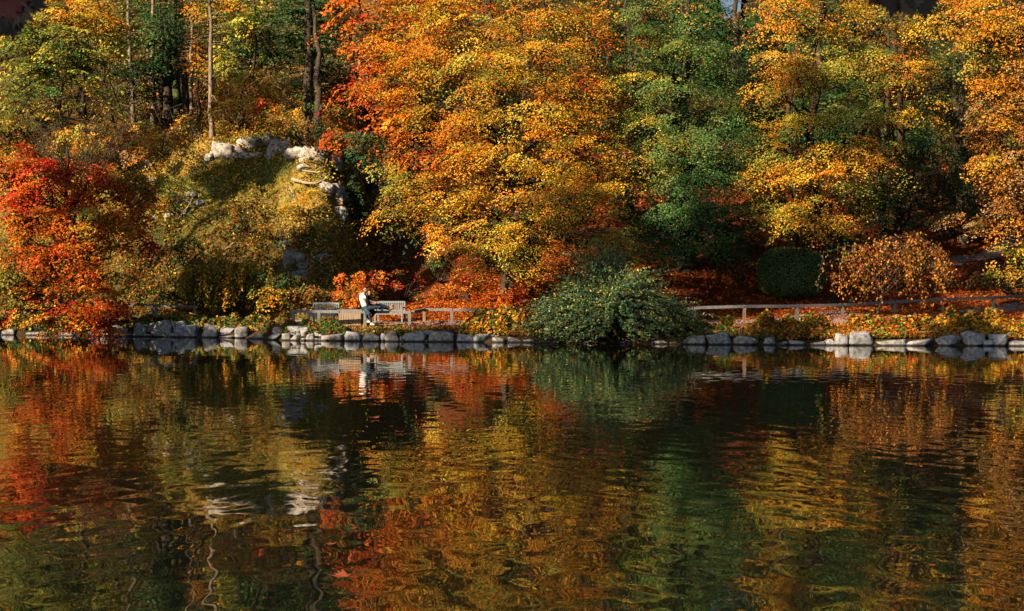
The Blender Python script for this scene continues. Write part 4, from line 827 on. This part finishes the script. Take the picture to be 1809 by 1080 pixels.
# ------------------------------------------------------------------ rails
def rail_fence(label, pts, posts, mat_rail, mat_post=None, w=.11):
    """pts: (px, py of the rail's top, distance); posts: px positions"""
    q = np.array([P(px, py, Y) for px, py, Y in pts]); b = q[0].copy(); b[2] = gz(b[0], b[1])
    root = empty('rail_fence', b, label, 'fence', 'wooden rail fences beside the path')
    for a, c in zip(q[:-1], q[1:]):
        m = MB(); d = nrm(c - a) * .02; m.beam(a - C(0, 0, .055) + d, c - C(0, 0, .055) - d, .12, .11); m.build('rail', mat_rail, root)
    pxs = [p[0] for p in pts]
    for i, pp in enumerate(posts):
        tan = isinstance(pp, tuple); pxp = pp[0] if tan else pp
        Y = np.interp(pxp, pxs, [p[2] for p in pts]); top = P(pxp, np.interp(pxp, pxs, [p[1] for p in pts]), Y); g = gz(top[0], top[1])
        h = top[2] - .112 - (g - .2); m = MB(); m.box(C(top[0], top[1], g - .2 + h / 2), (w, w, h)); m.build('post', M_WOODT if tan else mat_rail, root)
    return root
rail_fence('grey rail in front of the benches on which the couple sits', [(513, 547.5, 55.9), (600, 548.5, 55.6), (727, 549.5, 55.2)], [518, 563.5, 645, 723.5], M_WOOD, w=.12)
rail_fence('short tan rail stepping back from the corner post', [(729, 549, 55.3), (750, 544.5, 56.7)], [], M_WOOD)
rail_fence('rail right of the benches running in behind the big shrub', [(746, 544.5, 56.8), (800, 545, 56.7), (890, 545, 56.5), (1000, 544, 56)], [(749.5,), 798, 846, 895, 950], M_WOOD, w=.11)
rail_fence('long rail on the right passing the clipped bush', [(1190, 543, 53.6), (1225, 541.5, 53.6), (1315, 539, 54), (1407, 538.5, 55), (1490, 536.5, 56)], [1227, (1315,), 1407, 1488], M_WOOD)
rail_fence('continuation of the long rail climbing to the right edge', [(1492, 536.5, 56), (1580, 531, 57), (1665, 526.5, 58), (1755, 524, 59), (1830, 519, 60)], [1580, (1665,), 1755, 1822], M_WOOD)
rail_fence('dark low rail between the maple and the drooping tree', [(195, 536, 61.6), (270, 537, 61.5), (350, 540, 61)], [203, 270, 276, 345], M_WOOD)

# ------------------------------------------------------------------ benches and wooden box
def bench(label, px, py, Y, rz):
    b = P(px, py, Y); b[2] = gz(b[0], b[1]); root = empty('park_bench', b, label, 'bench', 'benches by the lake')
    W, D, SH, BH = 1.16, .5, .42, .86
    R = np.array(Matrix.Rotation(rz, 3, 'Z'))
    def box(name, c, s, rx=0):
        m = MB(); m.box((0, 0, 0), s, rx=rx); m.v[0] = m.v[0] @ R.T + R @ np.array(c) + b; return m.build(name, M_BENCH, root)
    for sx in (-1, 1):
        box('leg', (sx * (W / 2 - .03), -D / 2, .3), (.06, .06, .6)); box('leg', (sx * (W / 2 - .03), D / 2, BH / 2), (.06, .06, BH))
        box('armrest', (sx * (W / 2 - .03), -.01, .62), (.07, D + .1, .035)); box('side_rail', (sx * (W / 2 - .03), 0, SH - .05), (.035, D - .07, .07))
    for k in range(5): box('seat_slat', (0, -D / 2 + .02 + k * .105, SH + .01), (W - .13, .085, .025))
    box('front_rail', (0, -D / 2, SH - .05), (W - .13, .035, .08)); box('top_rail', (0, D / 2, BH - .03), (W - .13, .045, .075)); box('lower_rail', (0, D / 2, SH + .06), (W - .13, .04, .06))
    n = 13
    for k in range(n): box('backrest_slat', (-W / 2 + .12 + k * (W - .24) / (n - 1), D / 2, (BH + SH) / 2 + .01), (.04, .022, BH - SH - .16))
bench('slatted grey bench left of the couple, in front of an orange bush', 572, 566, 57.6, math.radians(-16))
bench('slatted grey bench behind the woman\'s outstretched legs', 689, 567, 57.6, math.radians(-8))
def box_bin():
    b = P(622, 572, 56.4); b[2] = gz(b[0], b[1]); root = empty('wooden_box', b, 'low wooden box of upright boards behind the rail beside the man', 'box')
    R = np.array(Matrix.Rotation(math.radians(-14), 3, 'Z')); W, D, H = .92, .5, .58
    def box(name, c, s, mat):
        m = MB(); m.box((0, 0, 0), s); m.v[0] = m.v[0] @ R.T + R @ np.array(c) + b; return m.build(name, mat, root)
    for k in range(9): box('board', (-W / 2 + .05 + k * .1025, -D / 2, H / 2 + .02), (.094, .025, H), M_WOODT)
    for s in (-1, 1):
        for k in range(4): box('board', (s * (W / 2 + .015), -D / 2 + .08 + k * .12, H / 2 + .02), (.022, .11, H), M_WOODT)
    for k in range(9): box('board', (-W / 2 + .05 + k * .1025, D / 2, H / 2 + .02), (.094, .025, H), M_WOODT)
    box('lid', (0, 0, H + .045), (W + .1, D + .1, .045), M_WOOD); box('plinth', (0, 0, .02), (W - .04, D - .06, .06), M_WOOD)
box_bin()

# ------------------------------------------------------------------ planted beds and ground cover
def bed(label, x0, x1, d0, d1, h, pal, leaf=.075, n=5000, hump=1.0, name='bed_plants'):
    lv = Leaves(); X = U(x0, x1, n); D = d0 + (d1 - d0) * U(size=n); Y = ys(X) + D
    top = h * (.4 + 1.0 * (fbm(np.stack([X * 2.6, Y * 2.6, 0 * X + 5], -1), 3, 1) + .4)) * hump; ends = sstep((X - x0) / .5) * sstep((x1 - X) / .5)
    prof = sstep((D - d0 + .05) / ((d1 - d0) * .5)) * .7 + .3
    f = U(size=n) ** .5; Z = height(X, Y) + .03 + np.clip(top, .06, 9) * f * prof * (.3 + .7 * ends)
    cl = fbm(np.stack([X, Y, Z], -1) + 60, 2, 1.3)
    pc_ = pick(pal, 40); col = pc_[np.clip(((cl + 1) * 20).astype(int) % 40, 0, 39)]; own = pick(pal, n); col = np.where((U(size=n) < .5)[:, None], own, col) * U(.6, 1.35, (n, 1))
    lv.add(np.stack([X, Y, Z], 1), rng.normal(size=(n, 3)) * .6 + C(-.1, -.45, .8), leaf * U(.6, 1.2, n), leaf * .75 * U(.7, 1.1, n), np.clip(col, .004, .9))
    o = lv.build(name, M_LEAF, None, 'stuff'); o['label'] = label
def XP(px, Y=54): return (px - 904.5) / F * Y
bed('autumn leaved plants on the bank left of the couple', XP(480), XP(606), .45, 1.25, .34, 'bedgreen', n=4600)
bed('low green and russet plants on the bank below the couple', XP(640), XP(727), .4, 1.0, .15, 'bedgreen', n=2400)
bed('shaded green plants behind the rocks on the left bank', XP(200, 60), XP(480, 57), .7, 2.2, .4, 'bedgreen', n=8000)
bed('tall golden and rusty plants left of the big shrub', XP(812), XP(975), .45, 1.6, .7, 'bed', n=11500, leaf=.07)
bed('green plants between the big shrub and the worn gap', XP(1195, 51), XP(1300, 51), .5, 1.6, .3, 'bedgreen', n=3600)
bed('orange and yellow plants right of the worn gap', XP(1325, 51), XP(1480, 51), .35, 1.9, .58, 'bedhot', n=9500)
bed('glowing orange plants under the slender weeping tree', XP(1480, 51), XP(1660, 51), .45, 1.9, .5, 'bedhot', n=10500)
bed('green and gold plants on the bank at the right edge', XP(1650, 51), XP(1850, 51), .45, 2.0, .6, 'bed', n=11000)
bed('plants under the maple on the left edge of the bank', XP(-40, 62), XP(180, 62), .4, 2.0, .35, 'bedgreen', n=4500)

def blades(name, label, base, n, L, pal, cat):
    root = empty(name, base, label, cat); V, Q, cols = [], [], []
    for i in range(n):
        a = U(0, 6.28); s = base + C(U(-.12, .12), U(-.1, .1), 0); l = L * U(.6, 1.1); o = C(math.cos(a), math.sin(a), 0) * l * U(.2, .75); w = nrm(np.cross(o, C(0, 0, 1))) * .012
        pts = [s, s + o * .4 + C(0, 0, l * .6), s + o + C(0, 0, l * U(.35, .75))]
        b0 = len(V) * 1; base_i = sum(len(x) for x in V)
        V.append(np.array([pts[0] - w, pts[0] + w, pts[1] - w * .9, pts[1] + w * .9, pts[2] - w * .2, pts[2] + w * .2])); Q += [[base_i, base_i + 1, base_i + 3, base_i + 2], [base_i + 2, base_i + 3, base_i + 5, base_i + 4]]
        c = pick(pal, 1)[0] * U(.7, 1.3); cols += [c, c]
    mesh_np('blades', np.concatenate(V), Q, M_LEAF, root, np.array(cols), kind='stuff')
q = hit(1285, 583); blades('ornamental_grass', 'arching tuft of yellow-green grass left of the worn gap', q + C(0, 0, -.02), 420, .78, 'yg', 'grass tuft')
q = hit(1240, 588); blades('ornamental_grass', 'small rust brown tuft beside the big shrub', q + C(0, 0, -.02), 260, .5, 'copper', 'grass tuft')

# leaves lying on the slope, turf on the knoll
def litter(name, label, boxes, pal, leaf, lift=.02, upn=.9, mat=None):
    lv = Leaves()
    for x0, x1, d0, d1, n in boxes:
        X = U(x0, x1, n); Y = ys(X) + U(d0, d1, n); Z = height(X, Y) + lift * U(.3, 1.6, n)
        cl = fbm(np.stack([X, Y, Z], -1), 2, .8)[:, None]
        lv.add(np.stack([X, Y, Z], 1), rng.normal(size=(n, 3)) * .5 + C(0, -.25, upn), leaf * U(.6, 1.2, n), leaf * .62, np.clip(pick(pal, n) * (1 + .5 * cl) * U(.6, 1.3, (n, 1)), .004, .9))
    o = lv.build(name, mat or M_LEAF, None, 'stuff'); o['label'] = label
litter('fallen_leaves', 'red-brown fallen leaves covering the slope under the trees', [(-7, 26, 5, 16, 40000), (-7, 22, .8, 5, 5000), (-6, 3, 5, 11, 16000)], 'litter', .06, .03)
litter('fallen_leaves', 'fallen leaves scattered on the knoll and upper slope', [(-24, -7, 5, 20, 15000), (-24, -5, 20, 34, 12000)], 'copper', .07, .05)
def turf(boxes):
    lv = Leaves()
    for x0, x1, d0, d1, n in boxes:
        X = U(x0, x1, n); Y = ys(X) + U(d0, d1, n); Z = height(X, Y) + U(.0, .13, n)
        cl = fbm(np.stack([X, Y, 0 * X], -1) + 31, 3, .5); g = (cl + .25 * rng.normal(size=n)) > .0; low = U(size=n) < sstep((12 - (Y - ys(X))) / 4)  # low: tufts at the foot take darker tones, matching the shade there
        col = np.where(g[:, None], pick('yg', n) * .8, pick('turfgold', n)); col = np.where(low[:, None], pick('moor', n), col) * U(.6, 1.15, (n, 1)) * (1 + .7 * fbm(np.stack([X, Y, 0 * X], -1) + 7, 3, .9))[:, None]
        dv = C(0, -.5, 1) + rng.normal(size=(n, 3)) * .6
        lv.add(np.stack([X, Y, Z], 1), rng.normal(size=(n, 3)) * .7 + C(-.3, -.9, .3), U(.04, .11, n), .018, np.clip(col, .004, .9), d=dv)
    o = lv.build('turf', M_LEAF, None, 'stuff'); o['label'] = 'golden and green grass tufts covering the knoll'
turf([(-29, -6.5, 4.5, 17, 60000), (-26, -6, 17, 26, 16000), (-24, -7, .8, 3, 5000), (-7, 20, .7, 1.8, 3000)])

# ------------------------------------------------------------------ maple leaves: overhanging twigs at the camera, leaves afloat
MAPLE = [(0, -.05), (.16, -.10), (.42, -.36), (.36, -.12), (.62, -.10), (.92, .06), (.66, .16), (.78, .36), (.50, .34), (.56, .62), (.34, .48), (.30, .74), (.16, .62), (0, 1.05)]
MAPLE = MAPLE + [(-x, y) for x, y in MAPLE[-2:0:-1]]
def maple_leaf(name, cen, size, nrmv, up, col, parent, curl=.15, stalk=True):
    n = nrm(np.array(nrmv, float)); u = np.array(up, float); u = nrm(u - n * (u @ n)); r = np.cross(u, n)
    V = [cen]; 
    for x, y in MAPLE: V.append(cen + (r * x + u * y) * size + n * size * (curl * (x * x + y * y) * -1 + .05 * abs(math.sin(5 * math.atan2(y, x)))))
    k = len(MAPLE); Fc = [(0, 1 + i, 1 + (i + 1) % k) for i in range(k)]
    th = -n * size * .012; V2 = [v + th for v in V]; Fc2 = [(a + k + 1, c + k + 1, b + k + 1) for a, b, c in Fc]
    cl = np.array(col)[None] * U(.85, 1.15, (2 * k, 1))
    return mesh_np(name, np.array(V + V2), np.array(Fc + Fc2), M_NEAR, parent, np.clip(cl, .003, .9))
def overhang(label, base, joints, leaves):
    """a maple on the near bank whose low bough hangs into the picture"""
    b = C(*base, gz(*base)); root = empty('overhanging_maple', b, label, 'tree', 'maples of the near bank')
    t = b + C(0, 0, 4.2); V, Q = tube_np(curve(b - C(0, 0, .2), t, 0, 7, .06), np.linspace(.2, .1, 7), 9); mesh_np('trunk', V, Q, M_BARK, root, smooth=True)
    j = np.array([t - C(0, 0, .7)] + [list(x) for x in joints]); tt = np.linspace(0, 1, 14); g = np.linspace(0, 1, len(j)); c = np.stack([np.interp(tt, g, j[:, k]) for k in range(3)], 1)
    V, Q = tube_np(c, np.linspace(.05, .006, 14), 6); br = mesh_np('limb', V, Q, M_BARK, root, smooth=True)
    tb = []
    for px, py, Y, s, ang, tilt, col in leaves:
        p = P(px, py, Y); near = c[np.argmin(np.linalg.norm(c - p, axis=1))]; u = C(math.sin(ang), .1, math.cos(ang))
        tb.append(tube_np(curve(near, p, .05, 5, .05), np.linspace(.004, .0016, 5), 4))
        maple_leaf('leaf', p, s, (tilt, -1, .25), u, col, root)
    V, Q = join_tubes(tb); mesh_np('twigs', V, Q, M_BARK, root, smooth=True)
    lv = Leaves(); q = P(*leaves[1][:3])      # rest of the crown, unseen, set towards the sun to shade these leaves
    for s, rr in ((4.2, .8), (5.6, 1.5)): lobe_leaves(lv, q + SUN * s + C(0, 0, .12 * s - .1), (rr, rr, rr * .8), 'maplegold', .09, 1.6, (.3, .6), 30, gap=-9)
    lv.build('crown', M_LEAF, root)
DK = (.10, .055, .018); DR = (.20, .03, .01); OL = (.13, .10, .02)
overhang('maple whose dark leaves dangle in the top left corner', (-4.6, -1.6), [(-2.4, .8, 3.4), (-1.2, 2.2, 3.05), (-.86, 2.5, 2.72), (-.72, 2.55, 2.55)],
         [(10, 2, 2.4, .040, 2.6, .2, (.55, .07, .015)), (34, 16, 2.5, .046, 2.2, -.5, DK), (6, 34, 2.5, .042, 3.4, .5, OL), (50, 0, 2.5, .040, 1.9, .3, OL), (22, 44, 2.6, .032, 3.0, .1, DK), (-12, 18, 2.4, .05, 3.9, .2, DK), (26, -6, 2.5, .045, 3.3, -.3, DR)])
overhang('maple whose brown leaves hang from the top edge at the right', (4.4, -1.8), [(2.2, .9, 3.4), (1.1, 2.2, 3.02), (.78, 2.55, 2.62), (.66, 2.6, 2.54)],
         [(1574, 0, 2.5, .036, 3.35, .4, (.12, .05, .014)), (1604, 2, 2.5, .034, 2.9, -.5, DK), (1628, 0, 2.5, .040, 3.1, .3, (.11, .06, .014)), (1550, -8, 2.5, .030, 3.9, .2, DR)])
def afloat(label, px, py, s, col, ang=.5, z=.006):
    Y = CAMZ * F / (py - 510); p = P(px, py, Y); b = C(p[0], p[1], z)
    V = []; 
    for x, y in [(0, 0)] + MAPLE: V.append(b + C((x * math.cos(ang) - y * math.sin(ang)) * s, (x * math.sin(ang) + y * math.cos(ang)) * s, .3 * s * (x * x + .6 * y * y) + .008))
    k = len(MAPLE); Fc = [(0, 1 + i, 1 + (i + 1) % k) for i in range(k)]
    o = mesh_np('floating_leaf', np.array(V), np.array(Fc), M_NEAR, None, np.clip(np.array(col)[None] * U(.75, 1.2, (k, 1)), .003, .9)); tag(o, label, 'leaf', 'leaves afloat on the lake')
afloat('large curled orange-red leaf floating nearest the bottom edge', 612, 1024, .13, (.80, .16, .05), 1.9)
afloat('small orange leaf floating left of the large curled one', 584, 966, .05, (.5, .12, .03), .4)
afloat('brown leaf floating below the reflected benches', 664, 741, .13, (.45, .11, .04), 1.2)
afloat('dark leaf floating beside the brown one under the reflected couple', 706, 765, .09, (.30, .08, .04), 2.6)
afloat('tiny red leaf floating at the lower right', 1648, 1004, .04, (.4, .06, .03), .2)
afloat('small leaf drifting near the left bank under the maple reflection', 160, 640, .1, (.6, .2, .04), .8)
afloat('pale leaf drifting in front of the right-hand boulders', 1560, 618, .09, (.6, .3, .1), .8)

# ------------------------------------------------------------------ the couple
def skinmat(name, c, rough=.6, spec=.3, vary=.12, sc=18):
    return noise_mat(name, tuple(x * (1 - vary) for x in c), tuple(min(1, x * (1 + vary)) for x in c), sc, rough, .08, spec=spec)
M_SKIN = skinmat('skin', (.50, .27, .18)); M_SHIRT = skinmat('white_cotton', (.78, .78, .80), .9, .1, .04, 9); M_DENIM = skinmat('denim', (.045, .085, .115), .9, .1, .35, 12)
M_DENIM2 = skinmat('dark_denim', (.03, .055, .08), .9, .1, .3, 12); M_HAIR = skinmat('dark_hair', (.018, .011, .008), .5, .4); M_BLACK = skinmat('black_cloth', (.012, .013, .018), .9, .1)
M_SHOE = skinmat('white_shoe', (.65, .62, .60)); M_BOOT = skinmat('brown_boot', (.16, .07, .035)); M_EYE = skinmat('eye', (.02, .015, .012), .3, .5)

def blob(name, parts, mat, parent, vox=.011, smooth=3):
    """parts: ('c', p0, p1, r0, r1) tapered limbs and ('e', centre, radii, rotation) ellipsoids melted into one surface"""
    bm = bmesh.new()
    for q in parts:
        if q[0] == 'c':
            p0, p1 = Vector(q[1]), Vector(q[2]); d = p1 - p0; L = d.length; n = max(2, int(L / (min(q[3], q[4]) * .45)) + 1); n = min(n, 40)
            for k in range(n + 1):
                t = k / n; r = bmesh.ops.create_icosphere(bm, subdivisions=2, radius=q[3] + (q[4] - q[3]) * t); c = p0 + d * t
                for v in r['verts']: v.co += c
        else:
            r = bmesh.ops.create_icosphere(bm, subdivisions=3, radius=1); M = (q[3] if len(q) > 3 else Matrix.Identity(3)).to_4x4() @ Matrix.Diagonal((*q[2], 1))
            for v in r['verts']: v.co = M @ v.co + Vector(q[1])
    me = bpy.data.meshes.new(name + '_tmp'); bm.to_mesh(me); bm.free()
    o = bpy.data.objects.new(name + '_tmp', me); scene.collection.objects.link(o)
    m = o.modifiers.new('r', 'REMESH'); m.mode = 'VOXEL'; m.voxel_size = vox; m.use_smooth_shade = True
    s = o.modifiers.new('s', 'SMOOTH'); s.iterations = smooth; s.factor = .5
    dg = bpy.context.evaluated_depsgraph_get(); dg.update(); res = bpy.data.meshes.new_from_object(o.evaluated_get(dg)); res.name = name
    bpy.data.objects.remove(o); bpy.data.meshes.remove(me)
    res.transform(Matrix.Translation(-Vector(parent.location))); res.materials.clear(); res.materials.append(mat)
    for p in res.polygons: p.use_smooth = True
    r = bpy.data.objects.new(name, res); scene.collection.objects.link(r); r.parent = parent
    return r

YC = 55.35
def Z2(zx, zy, dy=0):     # from the enlargement of the couple to the place
    return Vector(tuple(P(610 + zx / 12, 495 + zy / 12, YC + dy)))
def hand(wrist, fwd, side, s=1.0, curl=.3):
    """palm, four fingers of different length with a bend each, and a thumb"""
    w = Vector(wrist); f = Vector(fwd).normalized(); sd = Vector(side).normalized(); dn = f.cross(sd).normalized(); out = []
    out.append(('c', w, w + f * .045 * s, .024 * s, .03 * s)); palm = w + f * .085 * s
    for i, L in enumerate((.068, .078, .072, .055)):
        k = palm + sd * (i - 1.5) * .020 * s; out.append(('c', w + f * .04 * s + sd * (i - 1.5) * .013 * s, k, .015 * s, .011 * s))
        m = k + (f + dn * curl) * L * .5 * s; out.append(('c', k, m, .0105 * s, .0095 * s)); out.append(('c', m, m + (f * .75 + dn * curl * 2) * L * .5 * s, .0095 * s, .0085 * s))
    b = w + f * .03 * s - sd * .026 * s; t = b + (f * .6 - sd * .8) * .035 * s; out.append(('c', b, t, .014 * s, .011 * s)); out.append(('c', t, t + (f * .9 - sd * .1) * .032 * s, .011 * s, .009 * s))
    return out
def head(c, face, tilt=0, s=1.0):
    """skull, jaw, nose, ears, brow and lips; c = centre, face = the way it looks"""
    f = Vector(face).normalized(); up = Vector((tilt, 0, 1)).normalized(); r = f.cross(up).normalized(); up = r.cross(f); R = Matrix((r, f, up)).transposed()
    def at(x, y, z): return Vector(c) + R @ (Vector((x, y, z)) * s)
    p = [('e', at(0, -.01, .025), (.076 * s, .096 * s, .09 * s), R), ('e', at(0, .022, -.045), (.058 * s, .068 * s, .07 * s), R), ('e', at(0, .055, -.095), (.028 * s, .025 * s, .02 * s), R),
         ('c', at(0, .092, .012), at(0, .112, -.028), .010 * s, .014 * s), ('e', at(0, .084, .03), (.05 * s, .014 * s, .009 * s), R), ('e', at(0, .085, -.062), (.024 * s, .010 * s, .009 * s), R)]
    for k in (-1, 1): p += [('e', at(k * .077, -.005, -.01), (.010 * s, .02 * s, .03 * s), R), ('e', at(k * .042, .06, -.025), (.022 * s, .02 * s, .022 * s), R)]
    return p, at, R
def eyes(at, parent, s=1.0):
    m = MB()
    for k in (-1, 1):
        c = at(k * .031, .088, .008); bm = bmesh.new(); bmesh.ops.create_icosphere(bm, subdivisions=1, radius=.010 * s); V = [list(v.co + c) for v in bm.verts]; Fc = [[v.index for v in f.verts] for f in bm.faces]; bm.free(); m.add(V, Fc)
    m.build('eyes', M_EYE, parent)

def man():
    root = empty('person', (*Z2(440, 600)[:2], gz(*Z2(440, 600)[:2])), 'man in a white T-shirt and jeans sitting on the rail, arms round the woman', 'person')
    pel = Z2(428, 575, -.05); chest = Z2(372, 385, -.03); neck = Z2(392, 285, -.02); hc = Z2(420, 205, -.06)
    shN = Z2(375, 335, -.17); shF = Z2(405, 330, .15)
    elN = Z2(478, 415, -.30); wrN = Z2(572, 462, -.26); elF = Z2(520, 440, .12); wrF = Z2(610, 450, -.08)
    hipN = Z2(415, 590, -.12); hipF = Z2(440, 585, .08); knN = Z2(505, 715, -.38); knF = Z2(455, 730, -.22)
    anN = Z2(548, 905, -.30); anF = Z2(478, 850, -.10)
    ps, at, R = head(hc, (.55, -.8, -.05), .06)
    sk = ps + [('c', neck - Vector((0, 0, .04)), hc - Vector((0, 0, .05)), .056, .05), ('c', chest, neck, .10, .07), ('c', pel, chest, .12, .12), ('c', shN, shF, .06, .06),
               ('c', shN, elN, .052, .042), ('c', elN, wrN, .042, .027), ('c', shF, elF, .052, .042), ('c', elF, wrF, .042, .027),
               ('c', hipN, knN, .08, .055), ('c', knN, anN, .052, .035), ('c', hipF, knF, .08, .055), ('c', knF, anF, .052, .035),
               ('c', anN, anN + Vector((.10, -.10, -.05)), .036, .03), ('c', anF, anF + Vector((.08, -.12, -.04)), .036, .03)]
    sk += hand(wrN, (.9, .1, -.15), (.1, -.3, 1), 1.0, .35) + hand(wrF, (.8, -.3, -.4), (.2, .2, 1), 1.0, .35)
    blob('body', sk, M_SKIN, root, .0105, 1); eyes(at, root)
    mid = (shN + shF) / 2
    waist = pel.lerp(chest, .35)
    sh = [('e', chest.lerp(neck, .15), (.15, .165, .19)), ('c', pel + Vector((-.01, 0, .05)), waist, .145, .14), ('c', waist, chest, .14, .15), ('c', shN, shF, .082, .082), ('c', chest, mid, .13, .10), ('c', shN, shN.lerp(elN, .5), .076, .066), ('c', shF, shF.lerp(elF, .5), .076, .066)]
    blob('t_shirt', sh, M_SHIRT, root, .016, 3)
    for nm, h, k, a, of in (('n', hipN, knN, anN, 0), ('f', hipF, knF, anF, 0)): pass
    tr = [('e', pel - Vector((0, 0, .02)), (.15, .16, .13)), ('c', hipN, knN, .098, .07), ('c', knN, anN + Vector((0, 0, .03)), .066, .048), ('c', hipF, knF, .098, .07), ('c', knF, anF + Vector((0, 0, .03)), .066, .048)]
    blob('jeans', tr, M_DENIM, root, .016, 3)
    for a, d in ((anN, Vector((.13, -.14, -.075))), (anF, Vector((.10, -.16, -.07)))): blob('shoe', [('c', a + Vector((-.01, .01, -.055)), a + d, .044, .036), ('e', a + d * .5 - Vector((0, 0, .045)), (.09, .07, .025))], M_SHOE, root, .012, 2)
    hr = [('e', at(0, -.03, .055), (.083, .092, .078), R), ('e', at(0, .045, .098), (.06, .045, .024), R), ('e', at(0, -.06, .0), (.07, .05, .07), R), ('e', at(-.07, -.01, .03), (.012, .03, .045), R), ('e', at(.07, -.01, .03), (.012, .03, .045), R)]
    blob('hair', hr, M_HAIR, root, .011, 1)
    be = [('e', at(0, .052, -.098), (.044, .034, .024), R)] + [('c', at(k * .062, .01, -.04), at(k * .038, .058, -.09), .014, .018) for k in (-1, 1)] + [('c', at(-.025, .098, -.05), at(.025, .098, -.05), .007, .007)]
    blob('beard', be, M_HAIR, root, .009, 1)

def woman():
    root = empty('person', (*Z2(530, 620)[:2], gz(*Z2(530, 620)[:2])), 'woman in a black top with long dark hair, legs stretched along the rail', 'person')
    dy = -.17
    pel = Z2(530, 575, dy + .02); chest = Z2(480, 400, dy); neck = Z2(500, 325, dy); hc = Z2(512, 268, dy - .04)
    shN = Z2(462, 355, dy - .15); shF = Z2(528, 352, dy + .15); elN = Z2(480, 480, dy - .16); wrN = Z2(575, 498, dy - .10); elF = Z2(590, 400, dy + .18); wrF = Z2(618, 462, dy + .02)
    hN = Z2(545, 590, dy - .09); hF = Z2(550, 580, dy + .09); kN = Z2(735, 575, dy - .12); kF = Z2(745, 525, dy + .08); aN = Z2(925, 612, dy + .06); aF = Z2(945, 585, dy + .14)
    ps, at, R = head(hc, (.30, -.95, -.02), .05, .92)
    sk = ps + [('c', neck - Vector((0, 0, .04)), hc - Vector((0, 0, .04)), .045, .042), ('c', chest, neck, .085, .05), ('c', pel, chest, .11, .095), ('c', shN, shF, .048, .048),
               ('c', shN, elN, .042, .034), ('c', elN, wrN, .034, .022), ('c', shF, elF, .042, .034), ('c', elF, wrF, .034, .022), ('c', hN, kN, .078, .05), ('c', kN, aN, .05, .032), ('c', hF, kF, .078, .05), ('c', kF, aF, .05, .032),
               ('c', aN, aN + Vector((.14, -.05, .05)), .03, .026), ('c', aF, aF + Vector((.10, -.03, .10)), .03, .026)]
    sk += hand(wrN, (1, -.1, .1), (0, -.3, 1), .9, .3) + hand(wrF, (.7, -.3, -.4), (.3, .2, 1), .9, .3)
    blob('body', sk, M_SKIN, root, .0105, 1); eyes(at, root, .92)
    mid = (shN + shF) / 2; w = pel.lerp(chest, .5)
    blob('top', [('e', chest, (.125, .15, .16)), ('c', pel + Vector((-.01, 0, -.02)), w, .15, .115), ('c', w, chest, .115, .125), ('c', shN, shF, .064, .064), ('c', chest, mid, .11, .075), ('c', shN, elN, .056, .046), ('c', elN, elN.lerp(wrN, .35), .045, .04), ('c', shF, shF.lerp(elF, .55), .056, .046)], M_BLACK, root, .016, 3)
    blob('jeans', [('e', pel - Vector((0, 0, .02)), (.15, .16, .12)), ('c', hN, kN, .09, .062), ('c', kN, aN, .06, .042), ('c', hF, kF, .09, .062), ('c', kF, aF, .06, .042)], M_DENIM2, root, .016, 3)
    for a, d in ((aN, Vector((.20, -.05, .05))), (aF, Vector((.15, -.03, .12)))): blob('boot', [('c', a - Vector((.05, 0, 0)), a + Vector((.04, 0, -.01)), .05, .05), ('c', a + Vector((.03, 0, -.03)), a + d + Vector((0, 0, -.02)), .042, .034)], M_BOOT, root, .012, 2)
    hr = [('e', at(0, -.03, .045), (.086, .095, .085), R), ('e', at(0, .04, .10), (.05, .04, .02), R)]
    for k in (-1, 1): hr += [('c', at(k * .075, .0, .02), at(k * .085, .02, -.13), .024, .03), ('c', at(k * .085, .02, -.13), at(k * .09, .035, -.27), .03, .018)]
    hr += [('c', at(0, -.07, -.02), at(0, -.09, -.22), .06, .045)]
    blob('hair', hr, M_HAIR, root, .011, 1)
    blob('jacket', [('c', Z2(555, 640, .0), Z2(600, 690, -.02), .07, .09), ('c', Z2(600, 690, -.02), Z2(570, 775, -.02), .07, .035)], M_BLACK, root, .013, 2)
    # blob 'jacket' hangs over the rail beneath her
man(); woman()
print('leaves', TOTAL[0])
